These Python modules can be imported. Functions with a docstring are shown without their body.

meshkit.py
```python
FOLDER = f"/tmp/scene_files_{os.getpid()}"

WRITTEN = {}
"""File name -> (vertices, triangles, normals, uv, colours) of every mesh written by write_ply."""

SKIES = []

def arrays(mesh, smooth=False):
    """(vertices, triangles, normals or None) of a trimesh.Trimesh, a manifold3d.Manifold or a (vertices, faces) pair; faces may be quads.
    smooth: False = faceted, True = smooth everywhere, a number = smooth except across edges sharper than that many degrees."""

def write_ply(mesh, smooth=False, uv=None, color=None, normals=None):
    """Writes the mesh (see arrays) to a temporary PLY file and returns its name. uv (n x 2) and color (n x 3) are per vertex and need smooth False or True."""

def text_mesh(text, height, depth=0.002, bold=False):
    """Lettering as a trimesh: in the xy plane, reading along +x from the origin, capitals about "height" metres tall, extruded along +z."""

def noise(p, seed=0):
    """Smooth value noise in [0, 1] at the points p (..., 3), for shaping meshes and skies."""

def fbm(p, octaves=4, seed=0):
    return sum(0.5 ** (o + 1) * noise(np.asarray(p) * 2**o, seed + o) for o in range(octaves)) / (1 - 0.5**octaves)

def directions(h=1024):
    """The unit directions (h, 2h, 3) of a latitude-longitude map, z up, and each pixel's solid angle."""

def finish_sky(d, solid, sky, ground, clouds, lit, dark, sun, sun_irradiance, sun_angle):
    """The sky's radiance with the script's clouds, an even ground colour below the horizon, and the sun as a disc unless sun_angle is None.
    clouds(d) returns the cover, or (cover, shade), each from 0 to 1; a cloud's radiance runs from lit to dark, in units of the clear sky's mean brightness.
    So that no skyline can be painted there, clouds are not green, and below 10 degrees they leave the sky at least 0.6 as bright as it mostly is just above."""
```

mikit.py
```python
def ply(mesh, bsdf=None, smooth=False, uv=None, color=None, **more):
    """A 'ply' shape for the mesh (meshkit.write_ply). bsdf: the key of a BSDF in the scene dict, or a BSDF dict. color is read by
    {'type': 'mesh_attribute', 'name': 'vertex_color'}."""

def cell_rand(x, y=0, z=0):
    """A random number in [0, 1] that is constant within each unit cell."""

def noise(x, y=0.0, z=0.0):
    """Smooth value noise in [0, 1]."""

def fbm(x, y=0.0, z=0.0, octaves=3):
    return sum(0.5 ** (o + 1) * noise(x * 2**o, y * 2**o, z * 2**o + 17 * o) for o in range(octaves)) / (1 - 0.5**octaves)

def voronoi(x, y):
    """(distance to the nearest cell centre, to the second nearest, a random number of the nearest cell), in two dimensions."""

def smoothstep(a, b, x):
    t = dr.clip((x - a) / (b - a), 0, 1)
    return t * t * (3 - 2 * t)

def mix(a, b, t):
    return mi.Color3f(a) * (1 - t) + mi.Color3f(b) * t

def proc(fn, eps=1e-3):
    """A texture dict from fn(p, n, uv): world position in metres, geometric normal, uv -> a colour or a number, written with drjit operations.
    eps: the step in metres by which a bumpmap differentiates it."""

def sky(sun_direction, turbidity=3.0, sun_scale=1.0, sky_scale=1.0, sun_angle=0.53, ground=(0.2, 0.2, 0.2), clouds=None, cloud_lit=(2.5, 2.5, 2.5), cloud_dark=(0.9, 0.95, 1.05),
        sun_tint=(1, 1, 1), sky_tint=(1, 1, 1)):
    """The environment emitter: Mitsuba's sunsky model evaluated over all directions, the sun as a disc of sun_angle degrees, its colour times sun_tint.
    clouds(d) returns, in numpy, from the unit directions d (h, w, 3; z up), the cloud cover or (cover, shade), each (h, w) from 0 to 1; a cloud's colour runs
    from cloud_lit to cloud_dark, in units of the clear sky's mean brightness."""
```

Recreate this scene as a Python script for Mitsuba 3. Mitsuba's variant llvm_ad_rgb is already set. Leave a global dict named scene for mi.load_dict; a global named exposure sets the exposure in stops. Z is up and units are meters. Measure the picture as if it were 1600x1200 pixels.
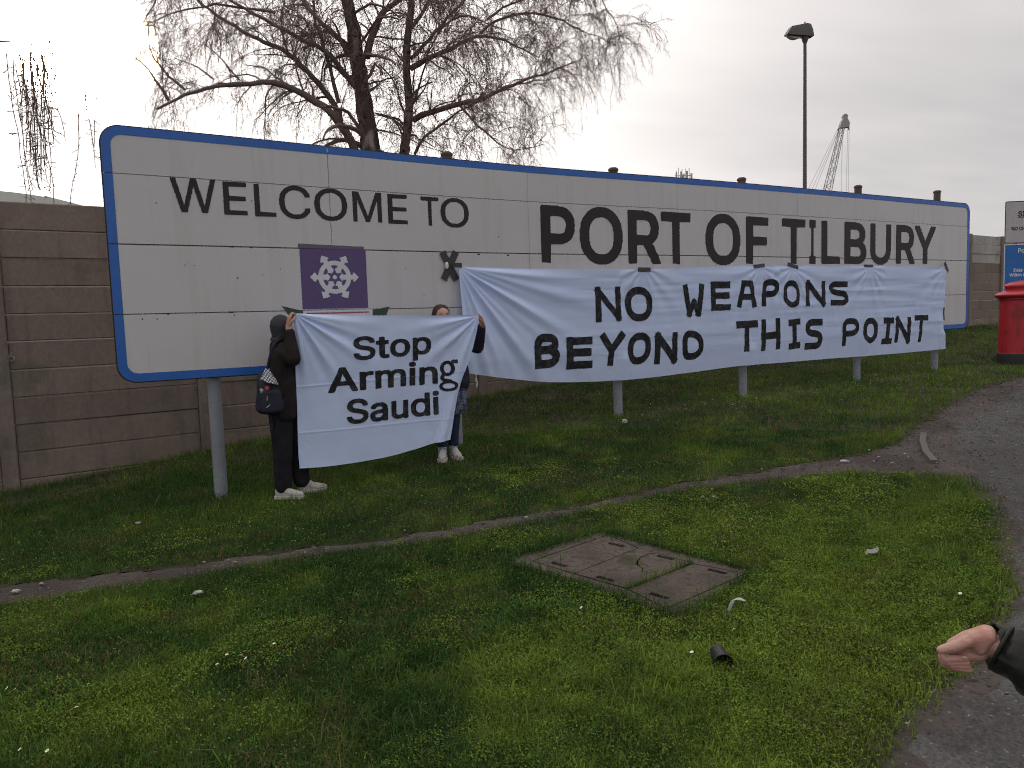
import math, numpy as np, trimesh, shapely, manifold3d as m3, mitsuba as mi, drjit as dr
import mikit, meshkit
from shapely.geometry import Polygon, LineString, box as sbox, Point
from shapely import affinity
from scipy.interpolate import RBFInterpolator, RegularGridInterpolator
from mikit import noise, fbm, voronoi, cell_rand, smoothstep, mix
T = mi.ScalarTransform4f
rng = np.random.default_rng(7)
scene, labels = {}, {}

# ------------------------------------------------------------------ camera, sky, exposure
PITCH, ROLL, FOCAL = 0.0877, 0.0325, 1197.4
CF = np.array([0, math.cos(PITCH), -math.sin(PITCH)]); CUP = np.array([0, math.sin(PITCH), math.cos(PITCH)])
CAM_UP = math.sin(ROLL) * np.array([1.0, 0, 0]) + math.cos(ROLL) * CUP
EYE = np.array([0, 0, 1.6])
scene['camera'] = {'type': 'perspective', 'fov': 2 * math.degrees(math.atan(800 / FOCAL)), 'fov_axis': 'x', 'near_clip': 0.05, 'far_clip': 6000.0,
                   'to_world': T().look_at(origin=EYE.tolist(), target=(EYE + CF).tolist(), up=CAM_UP.tolist())}
SUN = np.array([-0.441, 0.846, 0.299]); SUN /= np.linalg.norm(SUN)


def clouds(d):
    """thin high cloud everywhere: a wide bright aureole round the veiled sun, faint cirrus streaks elsewhere"""
    ang = np.degrees(np.arccos(np.clip(d @ SUN, -1, 1)))
    glow = 0.20 / (1 + np.exp((ang - 35.0) / 6.5)) + 0.02 * np.exp(-ang / 60.0)
    q = d / np.maximum(d[..., 2:3] + 0.12, 0.05)
    p = np.stack([q[..., 0] * 0.55 + q[..., 1] * 0.25, q[..., 1] * 1.6 - q[..., 0] * 0.5, 0 * q[..., 0]], -1)
    streak = meshkit.fbm(p + 3.1, 5, seed=3) - 0.5
    fine = meshkit.fbm(p * 3.3 + 9.0, 4, seed=8) - 0.5
    glow = glow * (1 + 0.5 * streak) + 0.060 * streak + 0.026 * fine + 0.014 + 0.165 * np.clip(d[..., 2], 0, 1) ** 2.4   # overcast: brighter towards the zenith
    glow = glow + 0.036 * np.exp(-np.clip(d[..., 2], 0, 1) / 0.13) * np.clip(0.5 + 0.5 * (d @ (SUN * (1, 1, 0))) / 0.95, 0, 1)      # paler, warmer air low down
    return np.ones(ang.shape), np.clip(1 - glow, 0, 1)


scene['sky'] = mikit.sky(SUN, turbidity=4, sun_scale=0.035, sky_scale=1.0, sun_angle=8, ground=(0.10, 0.11, 0.07), clouds=clouds,
                         cloud_lit=(9.8, 9.0, 8.3), cloud_dark=(0.85, 0.835, 0.865), sun_tint=(1, 1.1, 1.25))
exposure = 2.92


# ------------------------------------------------------------------ helpers
def L(key, label=None, cat=None, group=None, kind=None):
    e = {}
    for a, b in (('label', label), ('category', cat), ('group', group), ('kind', kind)):
        if b: e[a] = b
    labels[key] = e


def put(key, mesh, bsdf, smooth=False, color=None):
    """adds a shape under a free key (key, key_001, ...)"""
    k, i = key, 0
    while k in scene:
        i += 1; k = f'{key}_{i:03d}'
    scene[k] = mikit.ply(mesh, bsdf, smooth=smooth, color=color)
    return k


def cat(ms): return trimesh.util.concatenate([m for m in ms if m is not None and len(m.faces)])


def bx(x0, x1, y0, y1, z0, z1, bevel=0.0):
    if bevel:
        s = [[(x0 + bevel, x1 - bevel), (y0, y1), (z0 + bevel, z1 - bevel)], [(x0, x1), (y0 + bevel, y1 - bevel), (z0 + bevel, z1 - bevel)], [(x0 + bevel, x1 - bevel), (y0 + bevel, y1 - bevel), (z0, z1)]]
        pts = np.array([(a, b, c) for q in s for a in q[0] for b in q[1] for c in q[2]])
        return trimesh.convex.convex_hull(pts)
    m = trimesh.creation.box((x1 - x0, y1 - y0, z1 - z0)); m.apply_translation(((x0 + x1) / 2, (y0 + y1) / 2, (z0 + z1) / 2)); return m


def tube(P, R, sides=8, cap=True):
    P = np.asarray(P, float); R = np.broadcast_to(np.asarray(R, float), len(P))
    t = np.gradient(P, axis=0); t /= np.linalg.norm(t, axis=1, keepdims=True) + 1e-12
    ref = np.array([0, 0, 1.0]) if abs(t[0, 2]) < 0.9 else np.array([1.0, 0, 0])
    a = np.cross(t, ref); a /= np.linalg.norm(a, axis=1, keepdims=True) + 1e-12; b = np.cross(t, a)
    th = np.arange(sides) * 2 * np.pi / sides
    V = P[:, None] + R[:, None, None] * (np.cos(th)[None, :, None] * a[:, None] + np.sin(th)[None, :, None] * b[:, None])
    V = V.reshape(-1, 3); n = len(P)
    i, j = np.meshgrid(np.arange(n - 1), np.arange(sides), indexing='ij'); k = (j + 1) % sides
    q = np.stack([i * sides + j, (i + 1) * sides + j, (i + 1) * sides + k, i * sides + k], -1).reshape(-1, 4)
    F = np.vstack([q[:, [0, 1, 2]], q[:, [0, 2, 3]]])
    if cap:
        V = np.vstack([V, P[:1], P[-1:]]); c0, c1 = n * sides, n * sides + 1; jj = np.arange(sides); kk = (jj + 1) % sides
        F = np.vstack([F, np.stack([jj, kk, 0 * jj + c0], 1), np.stack([(n - 1) * sides + kk, (n - 1) * sides + jj, 0 * jj + c1], 1)])
    return trimesh.Trimesh(V, F, process=False)


def lathe(prof, sx=1.0, sy=1.0, seg=48):
    m = trimesh.creation.revolve(np.array(prof, float), sections=seg); m.apply_scale((sx, sy, 1)); return m


def rounded(x0, y0, x1, y1, r): return sbox(x0 + r, y0 + r, x1 - r, y1 - r).buffer(r, quad_segs=8)


def polys(g): return [p for p in getattr(g, 'geoms', [g]) if p.geom_type == 'Polygon' and p.area > 1e-7]


def extrude(g, depth): return cat([trimesh.creation.extrude_polygon(p, depth, engine='earcut') for p in polys(g)])


_glyphs = {}
def glyph(text, grow=0.0, bold=False):
    """outline of lettering with capitals 1 high, as polygons"""
    if (text, grow, bold) not in _glyphs:
        m = meshkit.text_mesh(text, 1.0, depth=0.1, bold=bold)
        top = m.triangles[m.face_normals[:, 2] > 0.9]
        g = shapely.union_all([Polygon(t[:, :2]).buffer(1e-4) for t in top])
        g = g.buffer(.009).buffer(-.018).buffer(.009).simplify(.008)
        _glyphs[text, grow, bold] = g.buffer(grow, join_style=2, mitre_limit=1.6) if grow else g
    return _glyphs[text, grow, bold]


def fit(g, x0, x1, y0, y1):
    a, b, c, d = g.bounds
    return affinity.affine_transform(g, [(x1 - x0) / (c - a), 0, 0, (y1 - y0) / (d - b), x0 - a * (x1 - x0) / (c - a), y0 - b * (y1 - y0) / (d - b)])


def fine(g, size, depth):
    m = extrude(g.segmentize(size), depth)
    v, f = trimesh.remesh.subdivide_to_size(m.vertices, m.faces, size, max_iter=12)
    return trimesh.Trimesh(v, f, process=True)


def cells(poly, size):
    """the polygon cut by a grid: plan vertices and triangles, cheap and evenly fine"""
    x0, y0, x1, y1 = poly.bounds; shapely.prepare(poly); V, F, n = [], [], 0
    xs, ys = np.arange(math.floor(x0 / size), math.ceil(x1 / size)) * size, np.arange(math.floor(y0 / size), math.ceil(y1 / size)) * size
    bx_ = shapely.box(*(a.ravel() for a in np.meshgrid(xs, ys, indexing='ij')), *(a.ravel() for a in np.meshgrid(xs + size, ys + size, indexing='ij')))
    inside = shapely.contains_properly(poly, bx_); cross = shapely.intersects(poly, bx_) & ~inside
    for b in bx_[inside]:
        a = b.bounds; V.append([(a[0], a[1]), (a[2], a[1]), (a[2], a[3]), (a[0], a[3])]); F.append(np.array([(0, 1, 2), (0, 2, 3)]) + n); n += 4
    for b in bx_[cross]:
        for p in polys(poly.intersection(b)):
            try: v, f = trimesh.creation.triangulate_polygon(p, engine='earcut')
            except Exception: continue
            if len(f): V.append(v); F.append(np.asarray(f) + n); n += len(v)
    v, f = np.vstack(V), np.vstack(F); v, inv = np.unique(np.round(v, 6), axis=0, return_inverse=True); f = inv.ravel()[f]
    a, b, c = v[f[:, 0]], v[f[:, 1]], v[f[:, 2]]; ar = (b[:, 0] - a[:, 0]) * (c[:, 1] - a[:, 1]) - (b[:, 1] - a[:, 1]) * (c[:, 0] - a[:, 0])
    f[ar < 0] = f[ar < 0][:, ::-1]; return v, f[np.abs(ar) > 1e-12]


# ------------------------------------------------------------------ terrain
CP = np.array([(-2.78, 7.14, -.02), (-.6, 8.49, .17), (1.35, 9.69, .29), (3.31, 10.91, .33), (5.55, 12.29, .37), (7.46, 13.47, .40),
    (-5.47, 8.22, -.10), (-3.84, 9.41, .08), (-.6, 11.77, .386), (.75, 12.75, .475), (13.05, 21.71, .9), (14.7, 22.9, .88), (6.5, 17, .68),
    (9.7, 14.5, .42), (-3, 3, -.1), (0, 2.5, -.04), (0, 4, 0), (1.3, 2.5, -.03), (2.6, 4.1, .03), (-3.1, 4.5, -.1), (-1, 5.4, 0.01), (1, 6.2, .1), (3.5, 6.5, .18), (4.05, 7.5, .23), (8, 12, .37),
    (0, 0, 0), (1.7, 1.3, 0), (6, 4, .12), (12, 10, .33), (20, 14, .5), (-7, 4, -.16), (-10, 8, -.16), (20, 25, .9), (-8, -5, 0), (8, -5, 0), (-10, 14, -.05), (0, 20, .4), (10, 30, .8), (25, 30, .8), (-20, 20, 0), (25, 0, .2), (-20, -5, 0)])
_rbf = RBFInterpolator(CP[:, :2], CP[:, 2], kernel='thin_plate_spline', smoothing=.02)
_gx, _gy = np.arange(-20, 25.01, 0.25), np.arange(-5, 30.01, 0.25)
_gz = _rbf(np.stack(np.meshgrid(_gx, _gy, indexing='ij'), -1).reshape(-1, 2)).reshape(len(_gx), len(_gy))
_grid = RegularGridInterpolator((_gx, _gy), _gz)


def height(x, y):
    x, y = np.broadcast_arrays(np.asarray(x, float), np.asarray(y, float))
    return _grid(np.stack([np.clip(x, -20, 25).ravel(), np.clip(y, -5, 30).ravel()], 1)).reshape(x.shape)


# plan outlines, metres
TARMAC = Polygon([(1.18, 2.50), (1.522, 2.836), (1.748, 3.07), (1.95, 3.2), (2.30, 3.58), (2.55, 3.83), (2.80, 4.18), (3.06, 4.63), (3.27, 4.99), (3.45, 5.33), (3.70, 5.93), (3.85, 6.5), (4.2, 7.3), (4.6, 8.1), (5.04, 8.6), (6.31, 10.05), (7.76, 11.45),
                  (9.2, 12.4), (11.5, 13.3), (16, 15), (24, 17.5), (24, -4.8), (-1.2, -4.8), (-0.4, 0), (0.5, 1.6)])
PATH = Polygon([(-9, 5.45), (-6, 5.25), (-3.589, 5.14), (-3.069, 5.17), (-2.529, 5.26), (-1.888, 5.38), (-1.446, 5.47), (-.981, 5.52), (-.279, 5.72), (.22, 5.93), (.764, 6.2), (1.364, 6.52), (1.99, 6.75), (2.627, 6.93), (3.254, 7.15), (3.78, 7.5), (4.1, 7.95), (4.45, 8.4),
                (4.8, 8.75), (5.9, 10.15), (7.2, 11.5), (8.3, 12.3), (9.5, 12.9), (10.2, 12.2), (5.3, 7.9), (4.2, 6.4), (3.70, 6.2), (3.5, 6.33), (2.903, 6.53), (2.443, 6.47), (1.888, 6.42), (1.291, 6.2), (.729, 5.97), (.212, 5.74), (-.27, 5.5), (-.94, 5.28), (-1.384, 5.24), (-1.801, 5.14), (-2.383, 4.96), (-2.872, 4.84), (-3.27, 4.72), (-6, 4.8), (-9, 5.0)])
FRINGE = TARMAC.buffer(0.10)          # worn earth along the grass edge
COVER_C, COVER_A = np.array([.69, 4.60]), np.array([0.74, 0.665])


def wobble(poly, amp, freq, seed):
    p = poly.segmentize(0.06); xy = np.array(p.exterior.coords)[:-1]
    o = np.stack([meshkit.fbm(np.c_[xy * freq, 0 * xy[:, :1]], 3, seed=seed) - .5, meshkit.fbm(np.c_[xy * freq, 0 * xy[:, :1] + 5], 3, seed=seed + 1) - .5], 1)
    return Polygon(xy + 2 * amp * o).buffer(0)


TARMAC_W, PATH_W, FRINGE_W = wobble(TARMAC, .06, 5, 1), wobble(PATH, .10, 5, 2), wobble(FRINGE, .12, 4, 5)


def rgb(*c): return {'type': 'rgb', 'value': list(c)}


def prin(key, color, rough=0.7, spec=0.4, metal=0.0, bump=None, two=True, **kw):
    b = {'type': 'principled', 'base_color': color if isinstance(color, dict) else rgb(*color), 'roughness': rough, 'specular': spec, 'metallic': metal, **kw}
    if bump: b = {'type': 'bumpmap', 'arbitrary': mikit.proc(bump[0], eps=bump[2] if len(bump) > 2 else 2e-3), 'scale': bump[1], 'bsdf': b}
    scene[key] = {'type': 'twosided', 'bsdf': b} if two else b
    return key


# ------------------------------------------------------------------ materials
def c_soil(p, n, uv):
    a = fbm(p.x * 1.3, p.y * 1.3, 0.0, 3); b = fbm(p.x * 22, p.y * 22, 3.0, 3)
    return mix(mix((.034, .034, .020), (.052, .044, .036), smoothstep(.35, .65, a)), (.026, .026, .014), smoothstep(.45, .7, b))
prin('mat_soil', mikit.proc(c_soil), .95, .2, bump=(lambda p, n, uv: fbm(p.x * 40, p.y * 40, 0.0, 3), .012, 4e-3))


def c_path(p, n, uv):
    a = fbm(p.x * 2.1 + 7, p.y * 2.1, 0.0, 3); b = fbm(p.x * 60, p.y * 60, 3.0, 2); d1, d2, r = voronoi(p.x * 38, p.y * 38)
    c = mix((.046, .038, .036), (.070, .059, .056), smoothstep(.3, .7, a))
    c = mix(c, (.036, .029, .026), smoothstep(.5, .75, b) * .7)
    return mix(c, (.14, .125, .115), smoothstep(.95, .97, r) * smoothstep(.30, .22, d1))
prin('mat_path', mikit.proc(c_path), .9, .25, bump=(lambda p, n, uv: fbm(p.x * 30, p.y * 30, 0.0, 4), .012, 3e-3))


def c_tarmac(p, n, uv):
    a = fbm(p.x * .9, p.y * .9, 2.0, 4); b = fbm(p.x * 7, p.y * 7, 3.0, 2); d1, d2, r = voronoi(p.x * 75, p.y * 75)
    c = mix((.064, .061, .063), (.086, .083, .086), smoothstep(.35, .65, a))
    c = mix(c, (.050, .044, .040), smoothstep(.52, .75, b) * .6)
    c = c * (.75 + .5 * r)
    return mix(c, (.24, .23, .21), smoothstep(.975, .985, r) * smoothstep(.32, .24, d1))
prin('mat_tarmac', mikit.proc(c_tarmac), .85, .35, bump=(lambda p, n, uv: smoothstep(.1, .6, voronoi(p.x * 75, p.y * 75)[0]), .006, 2e-3))


def c_cover(p, n, uv):
    a = fbm(p.x * 3, p.y * 3, 1.0, 3); b = fbm(p.x * 45, p.y * 45, 2.0, 2); d1, d2, r = voronoi(p.x * 90, p.y * 90)
    c = mix((.062, .051, .044), (.092, .076, .066), smoothstep(.3, .7, a))
    c = mix(c, (.034, .030, .025), smoothstep(.5, .72, b) * .55)
    c = mix(c, (.032, .038, .014), smoothstep(.60, .74, fbm(p.x * 6 + 3, p.y * 6, 5.0, 3)) * .7)
    return mix(c, (.16, .145, .13), smoothstep(.95, .97, r) * smoothstep(.3, .2, d1) * .8)
prin('mat_cover', mikit.proc(c_cover), .92, .25, bump=(lambda p, n, uv: fbm(p.x * 50, p.y * 50, p.z * 50, 3), .008, 2e-3))


def fence_colour(base, alt):
    def f(p, n, uv):
        a = fbm(p.x * .8 + p.y * .8, p.z * 1.6, 4.0, 4); g = fbm((p.x + p.y) * 30, p.z * 30, 1.0, 2); s = fbm((p.x + p.y) * 9, p.z * 1.2, 9.0, 3)
        c = mix(base, alt, smoothstep(.3, .7, a))
        c = mix(c, tuple(.66 * q for q in base), smoothstep(.5, .72, s) * .35)
        c = mix(c, (.10, .112, .080), smoothstep(.60, .78, fbm((p.x + p.y) * 2.2, p.z * 3.5, 6.0, 3)) * .45)
        return c * (.80 + .26 * g)
    return f
bf = (lambda p, n, uv: fbm((p.x + p.y) * 24, p.z * 24, 2.0, 3), .005, 3e-3)
prin('mat_fence', mikit.proc(fence_colour((.232, .186, .162), (.205, .165, .143))), .93, .2, bump=bf)
prin('mat_fence_b', mikit.proc(fence_colour((.218, .178, .155), (.240, .194, .168))), .93, .2, bump=bf)
prin('mat_fence_c', mikit.proc(fence_colour((.190, .153, .133), (.215, .172, .150))), .93, .2, bump=bf)
prin('mat_fence_post', mikit.proc(fence_colour((.195, .160, .140), (.225, .188, .165))), .93, .2, bump=bf)
prin('mat_fence_pale', mikit.proc(fence_colour((.40, .385, .365), (.33, .32, .305))), .9, .2, bump=bf)


def c_panel(p, n, uv):
    w = (p.x + 3.416) * .85 + (p.y - 6.652) * .526
    c = mix((.480, .478, .498), (.525, .522, .540), fbm(w * .6, p.z * .9, 2.0, 3))
    c = mix(c, (.44, .43, .425), smoothstep(.50, .72, fbm(w * 14, p.z * 1.1, 5.0, 3)) * .30)
    return c * (.985 + .03 * fbm(w * 60, p.z * 60, 8.0, 2))
prin('mat_sign_panel', mikit.proc(c_panel), .32, .45, bump=(lambda p, n, uv: fbm(p.x * 1.7 + p.y, p.z * 2.0, 2.0, 2), .004, 2e-2))
def vinyl(a, b):
    def f(p, n, uv):
        return mix(a, b, fbm(p.x * 2.2 + p.y, p.z * 3, 1.0, 3)) * (.94 + .12 * fbm(p.x * 30, p.z * 30, p.y * 30, 2))
    return mikit.proc(f)
prin('mat_sign_blue', vinyl((.020, .105, .40), (.026, .125, .46)), .35, .45)
prin('mat_sign_purple', vinyl((.088, .058, .165), (.105, .070, .190)), .38, .4)
prin('mat_sign_purple_faded', vinyl((.115, .088, .135), (.13, .10, .15)), .45, .4)
prin('mat_emblem', vinyl((.52, .55, .60), (.60, .62, .66)), .4, .4)
prin('mat_letter', vinyl((.020, .018, .021), (.030, .027, .030)), .45, .25)
prin('mat_ribbon_green', (.028, .060, .040), .45, .4)
prin('mat_line_pink', (.32, .07, .16), .45, .4)
prin('mat_rail', (.10, .10, .10), .5, .5)
prin('mat_edge_dark', (.035, .033, .035), .7, .3)


def c_galv(p, n, uv):
    return mix((.18, .20, .235), (.24, .26, .30), fbm(p.x * 9 + p.y * 7, p.z * 5, 1.0, 3)) * (.9 + .2 * fbm(p.x * 40, p.y * 40, p.z * 40, 2))
prin('mat_post', mikit.proc(c_galv), .5, .5, bump=(lambda p, n, uv: fbm(p.x * 30, p.y * 30, p.z * 30, 2), .002, 3e-3))
prin('mat_post_top', vinyl((.085, .062, .052), (.125, .095, .08)), .7, .3)


def c_cloth(p, n, uv):
    w = fbm(p.x * 160, p.y * 160, p.z * 160, 1)
    return mix((.575, .685, .965), (.605, .71, .975), fbm(p.x * 2 + p.y * 2, p.z * 3, 3.0, 2)) * (.96 + .08 * w)
scene['mat_cloth'] = {'type': 'principledthin', 'base_color': mikit.proc(c_cloth), 'roughness': .9, 'diff_trans': .25, 'spec_trans': 0.0}
def c_paint(p, n, uv):
    return mix((.018, .018, .021), (.045, .045, .052), smoothstep(.45, .75, fbm(p.x * 25 + p.y * 17, p.z * 30, 1.0, 3)))
prin('mat_paint', mikit.proc(c_paint), .85, .2)
prin('mat_tape', (.035, .033, .035), .45, .5)
prin('mat_paper', (.62, .66, .74), .8, .3)


def skin(base):
    def f(p, n, uv):
        return mix(base, (base[0] * .92, base[1] * .72, base[2] * .70), smoothstep(.4, .75, fbm(p.x * 45, p.y * 45, p.z * 45, 3)))
    return mikit.proc(f)
prin('mat_skin', skin((.44, .262, .215)), .5, .4, bump=(lambda p, n, uv: fbm(p.x * 220, p.y * 220, p.z * 220, 2), .0012, 8e-4))
def weave(a, b):
    def f(p, n, uv):
        return mix(a, b, fbm(p.x * 14, p.y * 14, p.z * 14, 3))
    return mikit.proc(f)
fold = (lambda p, n, uv: fbm(p.x * 12, p.y * 12, p.z * 5, 3), .03, 5e-3)
prin('mat_coat_black', weave((.012, .010, .011), (.026, .020, .021)), .9, .2, bump=fold)
prin('mat_trouser_black', weave((.010, .010, .013), (.020, .020, .025)), .9, .2, bump=fold)
prin('mat_cap', weave((.032, .032, .040), (.050, .050, .060)), .85, .25, bump=fold)
prin('mat_navy', weave((.014, .015, .028), (.026, .027, .045)), .8, .3, bump=fold)
prin('mat_jeans', weave((.016, .021, .042), (.030, .038, .068)), .9, .2, bump=fold)
prin('mat_sock', weave((.20, .23, .32), (.28, .31, .40)), .9, .2)
prin('mat_shoe', weave((.33, .33, .31), (.44, .43, .41)), .6, .4)
prin('mat_shoe_sole', (.46, .45, .42), .7, .3)
prin('mat_shoe_stripe', (.10, .10, .12), .6, .3)
prin('mat_hair_dark', weave((.020, .013, .010), (.045, .030, .022)), .6, .4)
prin('mat_headband', weave((.36, .33, .27), (.46, .42, .35)), .85, .2)
prin('mat_eye_white', (.6, .58, .55), .3, .5); prin('mat_eye_dark', (.012, .009, .008), .25, .5); prin('mat_lip', (.32, .13, .11), .5, .4)


def c_keffiyeh(p, n, uv):
    s = (p.x * .85 + p.y * .526) * 34; t = p.z * 34
    a, b = s + t, s - t
    g = smoothstep(.30, .40, dr.abs(a - dr.floor(a) - .5)) + smoothstep(.30, .40, dr.abs(b - dr.floor(b) - .5))
    return mix((.52, .54, .60), (.03, .03, .04), dr.minimum(g, 1.0))
prin('mat_keffiyeh', mikit.proc(c_keffiyeh), .9, .2)
def c_bandana(p, n, uv):
    s = (p.x * .85 + p.y * .526) * 22; d1, d2, r = voronoi(s, p.z * 22)
    return mix((.045, .055, .095), (.20, .23, .31), smoothstep(.10, .06, dr.abs(d1 - .33)) + smoothstep(.1, .07, d1))
prin('mat_bandana', mikit.proc(c_bandana), .9, .2)
prin('mat_badge_red', (.42, .06, .06), .4, .4); prin('mat_badge_green', (.30, .42, .30), .4, .4); prin('mat_zip', (.35, .35, .36), .4, .5, .5)
def c_leather(p, n, uv):
    return mix((.010, .011, .011), (.022, .023, .022), fbm(p.x * 30, p.y * 30, p.z * 30, 3))
prin('mat_leather', mikit.proc(c_leather), .27, .2, bump=(lambda p, n, uv: fbm(p.x * 16, p.y * 16, p.z * 16, 3), .014, 3e-3))

def c_red(p, n, uv):
    c = mix((.36, .017, .028), (.43, .024, .037), fbm(p.x * 4, p.y * 4, p.z * 4, 3))
    return mix(c, (.12, .02, .02), smoothstep(.56, .75, fbm(p.x * 11, p.y * 11, p.z * 3, 3)) * .5)
prin('mat_red', mikit.proc(c_red), .38, .5, bump=(lambda p, n, uv: fbm(p.x * 30, p.y * 30, p.z * 30, 2), .003, 3e-3))
prin('mat_plinth_black', vinyl((.016, .015, .016), (.035, .033, .033)), .6, .4)
prin('mat_board_grey', vinyl((.40, .395, .42), (.44, .43, .46)), .5, .4)
prin('mat_board_blue', vinyl((.020, .13, .42), (.025, .15, .46)), .4, .4)
prin('mat_white', (.68, .68, .68), .5, .4)
prin('mat_lamp', vinyl((.075, .07, .075), (.11, .10, .105)), .5, .5)
prin('mat_lamp_bowl', (.55, .50, .46), .25, .5)
prin('mat_crane', vinyl((.30, .30, .305), (.36, .36, .36)), .6, .4)
prin('mat_antenna', vinyl((.42, .41, .40), (.48, .47, .45)), .6, .4)
prin('mat_roof', vinyl((.58, .60, .57), (.64, .66, .62)), .6, .3); prin('mat_wall_far', vinyl((.30, .29, .27), (.34, .33, .31)), .8, .3)


def c_bark(p, n, uv):
    a = fbm(p.x * 3, p.y * 3, p.z * 14, 3); b = fbm(p.x * 5, p.y * 5, p.z * 1.6, 3)
    c = mix((.115, .088, .078), (.07, .053, .047), fbm(p.x * 20, p.y * 20, p.z * 8, 2))
    c = mix(c, (.34, .30, .28), smoothstep(.50, .60, b) * smoothstep(9.0, 5.0, p.z))
    return mix(c, (.035, .026, .024), smoothstep(.60, .68, a))
prin('mat_bark', mikit.proc(c_bark), .9, .2, bump=(lambda p, n, uv: fbm(p.x * 25, p.y * 25, p.z * 12, 3), .02, 6e-3))
prin('mat_branch', vinyl((.135, .100, .090), (.18, .135, .122)), .9, .2)
prin('mat_twig', (.19, .138, .128), .9, .2)
scene['mat_grass'] = {'type': 'principledthin', 'base_color': {'type': 'mesh_attribute', 'name': 'vertex_color'}, 'roughness': .55, 'diff_trans': .7, 'spec_trans': 0.0, 'eta': 1.3}
prin('mat_stone', {'type': 'mesh_attribute', 'name': 'vertex_color'}, .9, .2)
prin('mat_cup', (.012, .012, .014), .35, .5); prin('mat_cup_rim', (.03, .03, .033), .4, .5)
prin('mat_film', (.42, .43, .44), .5, .4); prin('mat_tin', (.22, .22, .225), .35, .5, .3)
prin('mat_nail', (.47, .33, .29), .4, .4); prin('mat_petal', (.75, .75, .72), .7, .3); prin('mat_yolk', (.55, .38, .03), .7, .3)
prin('mat_kerb', vinyl((.085, .080, .076), (.115, .110, .105)), .9, .25)

# ------------------------------------------------------------------ ground
def grow_axis(a, b, step, far):
    inner = np.arange(a, b + 1e-6, step); g = step * 1.25 ** np.arange(1, 60); o = np.cumsum(g); o = o[o < far]
    return np.concatenate([a - o[::-1], inner, b + o])


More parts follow.
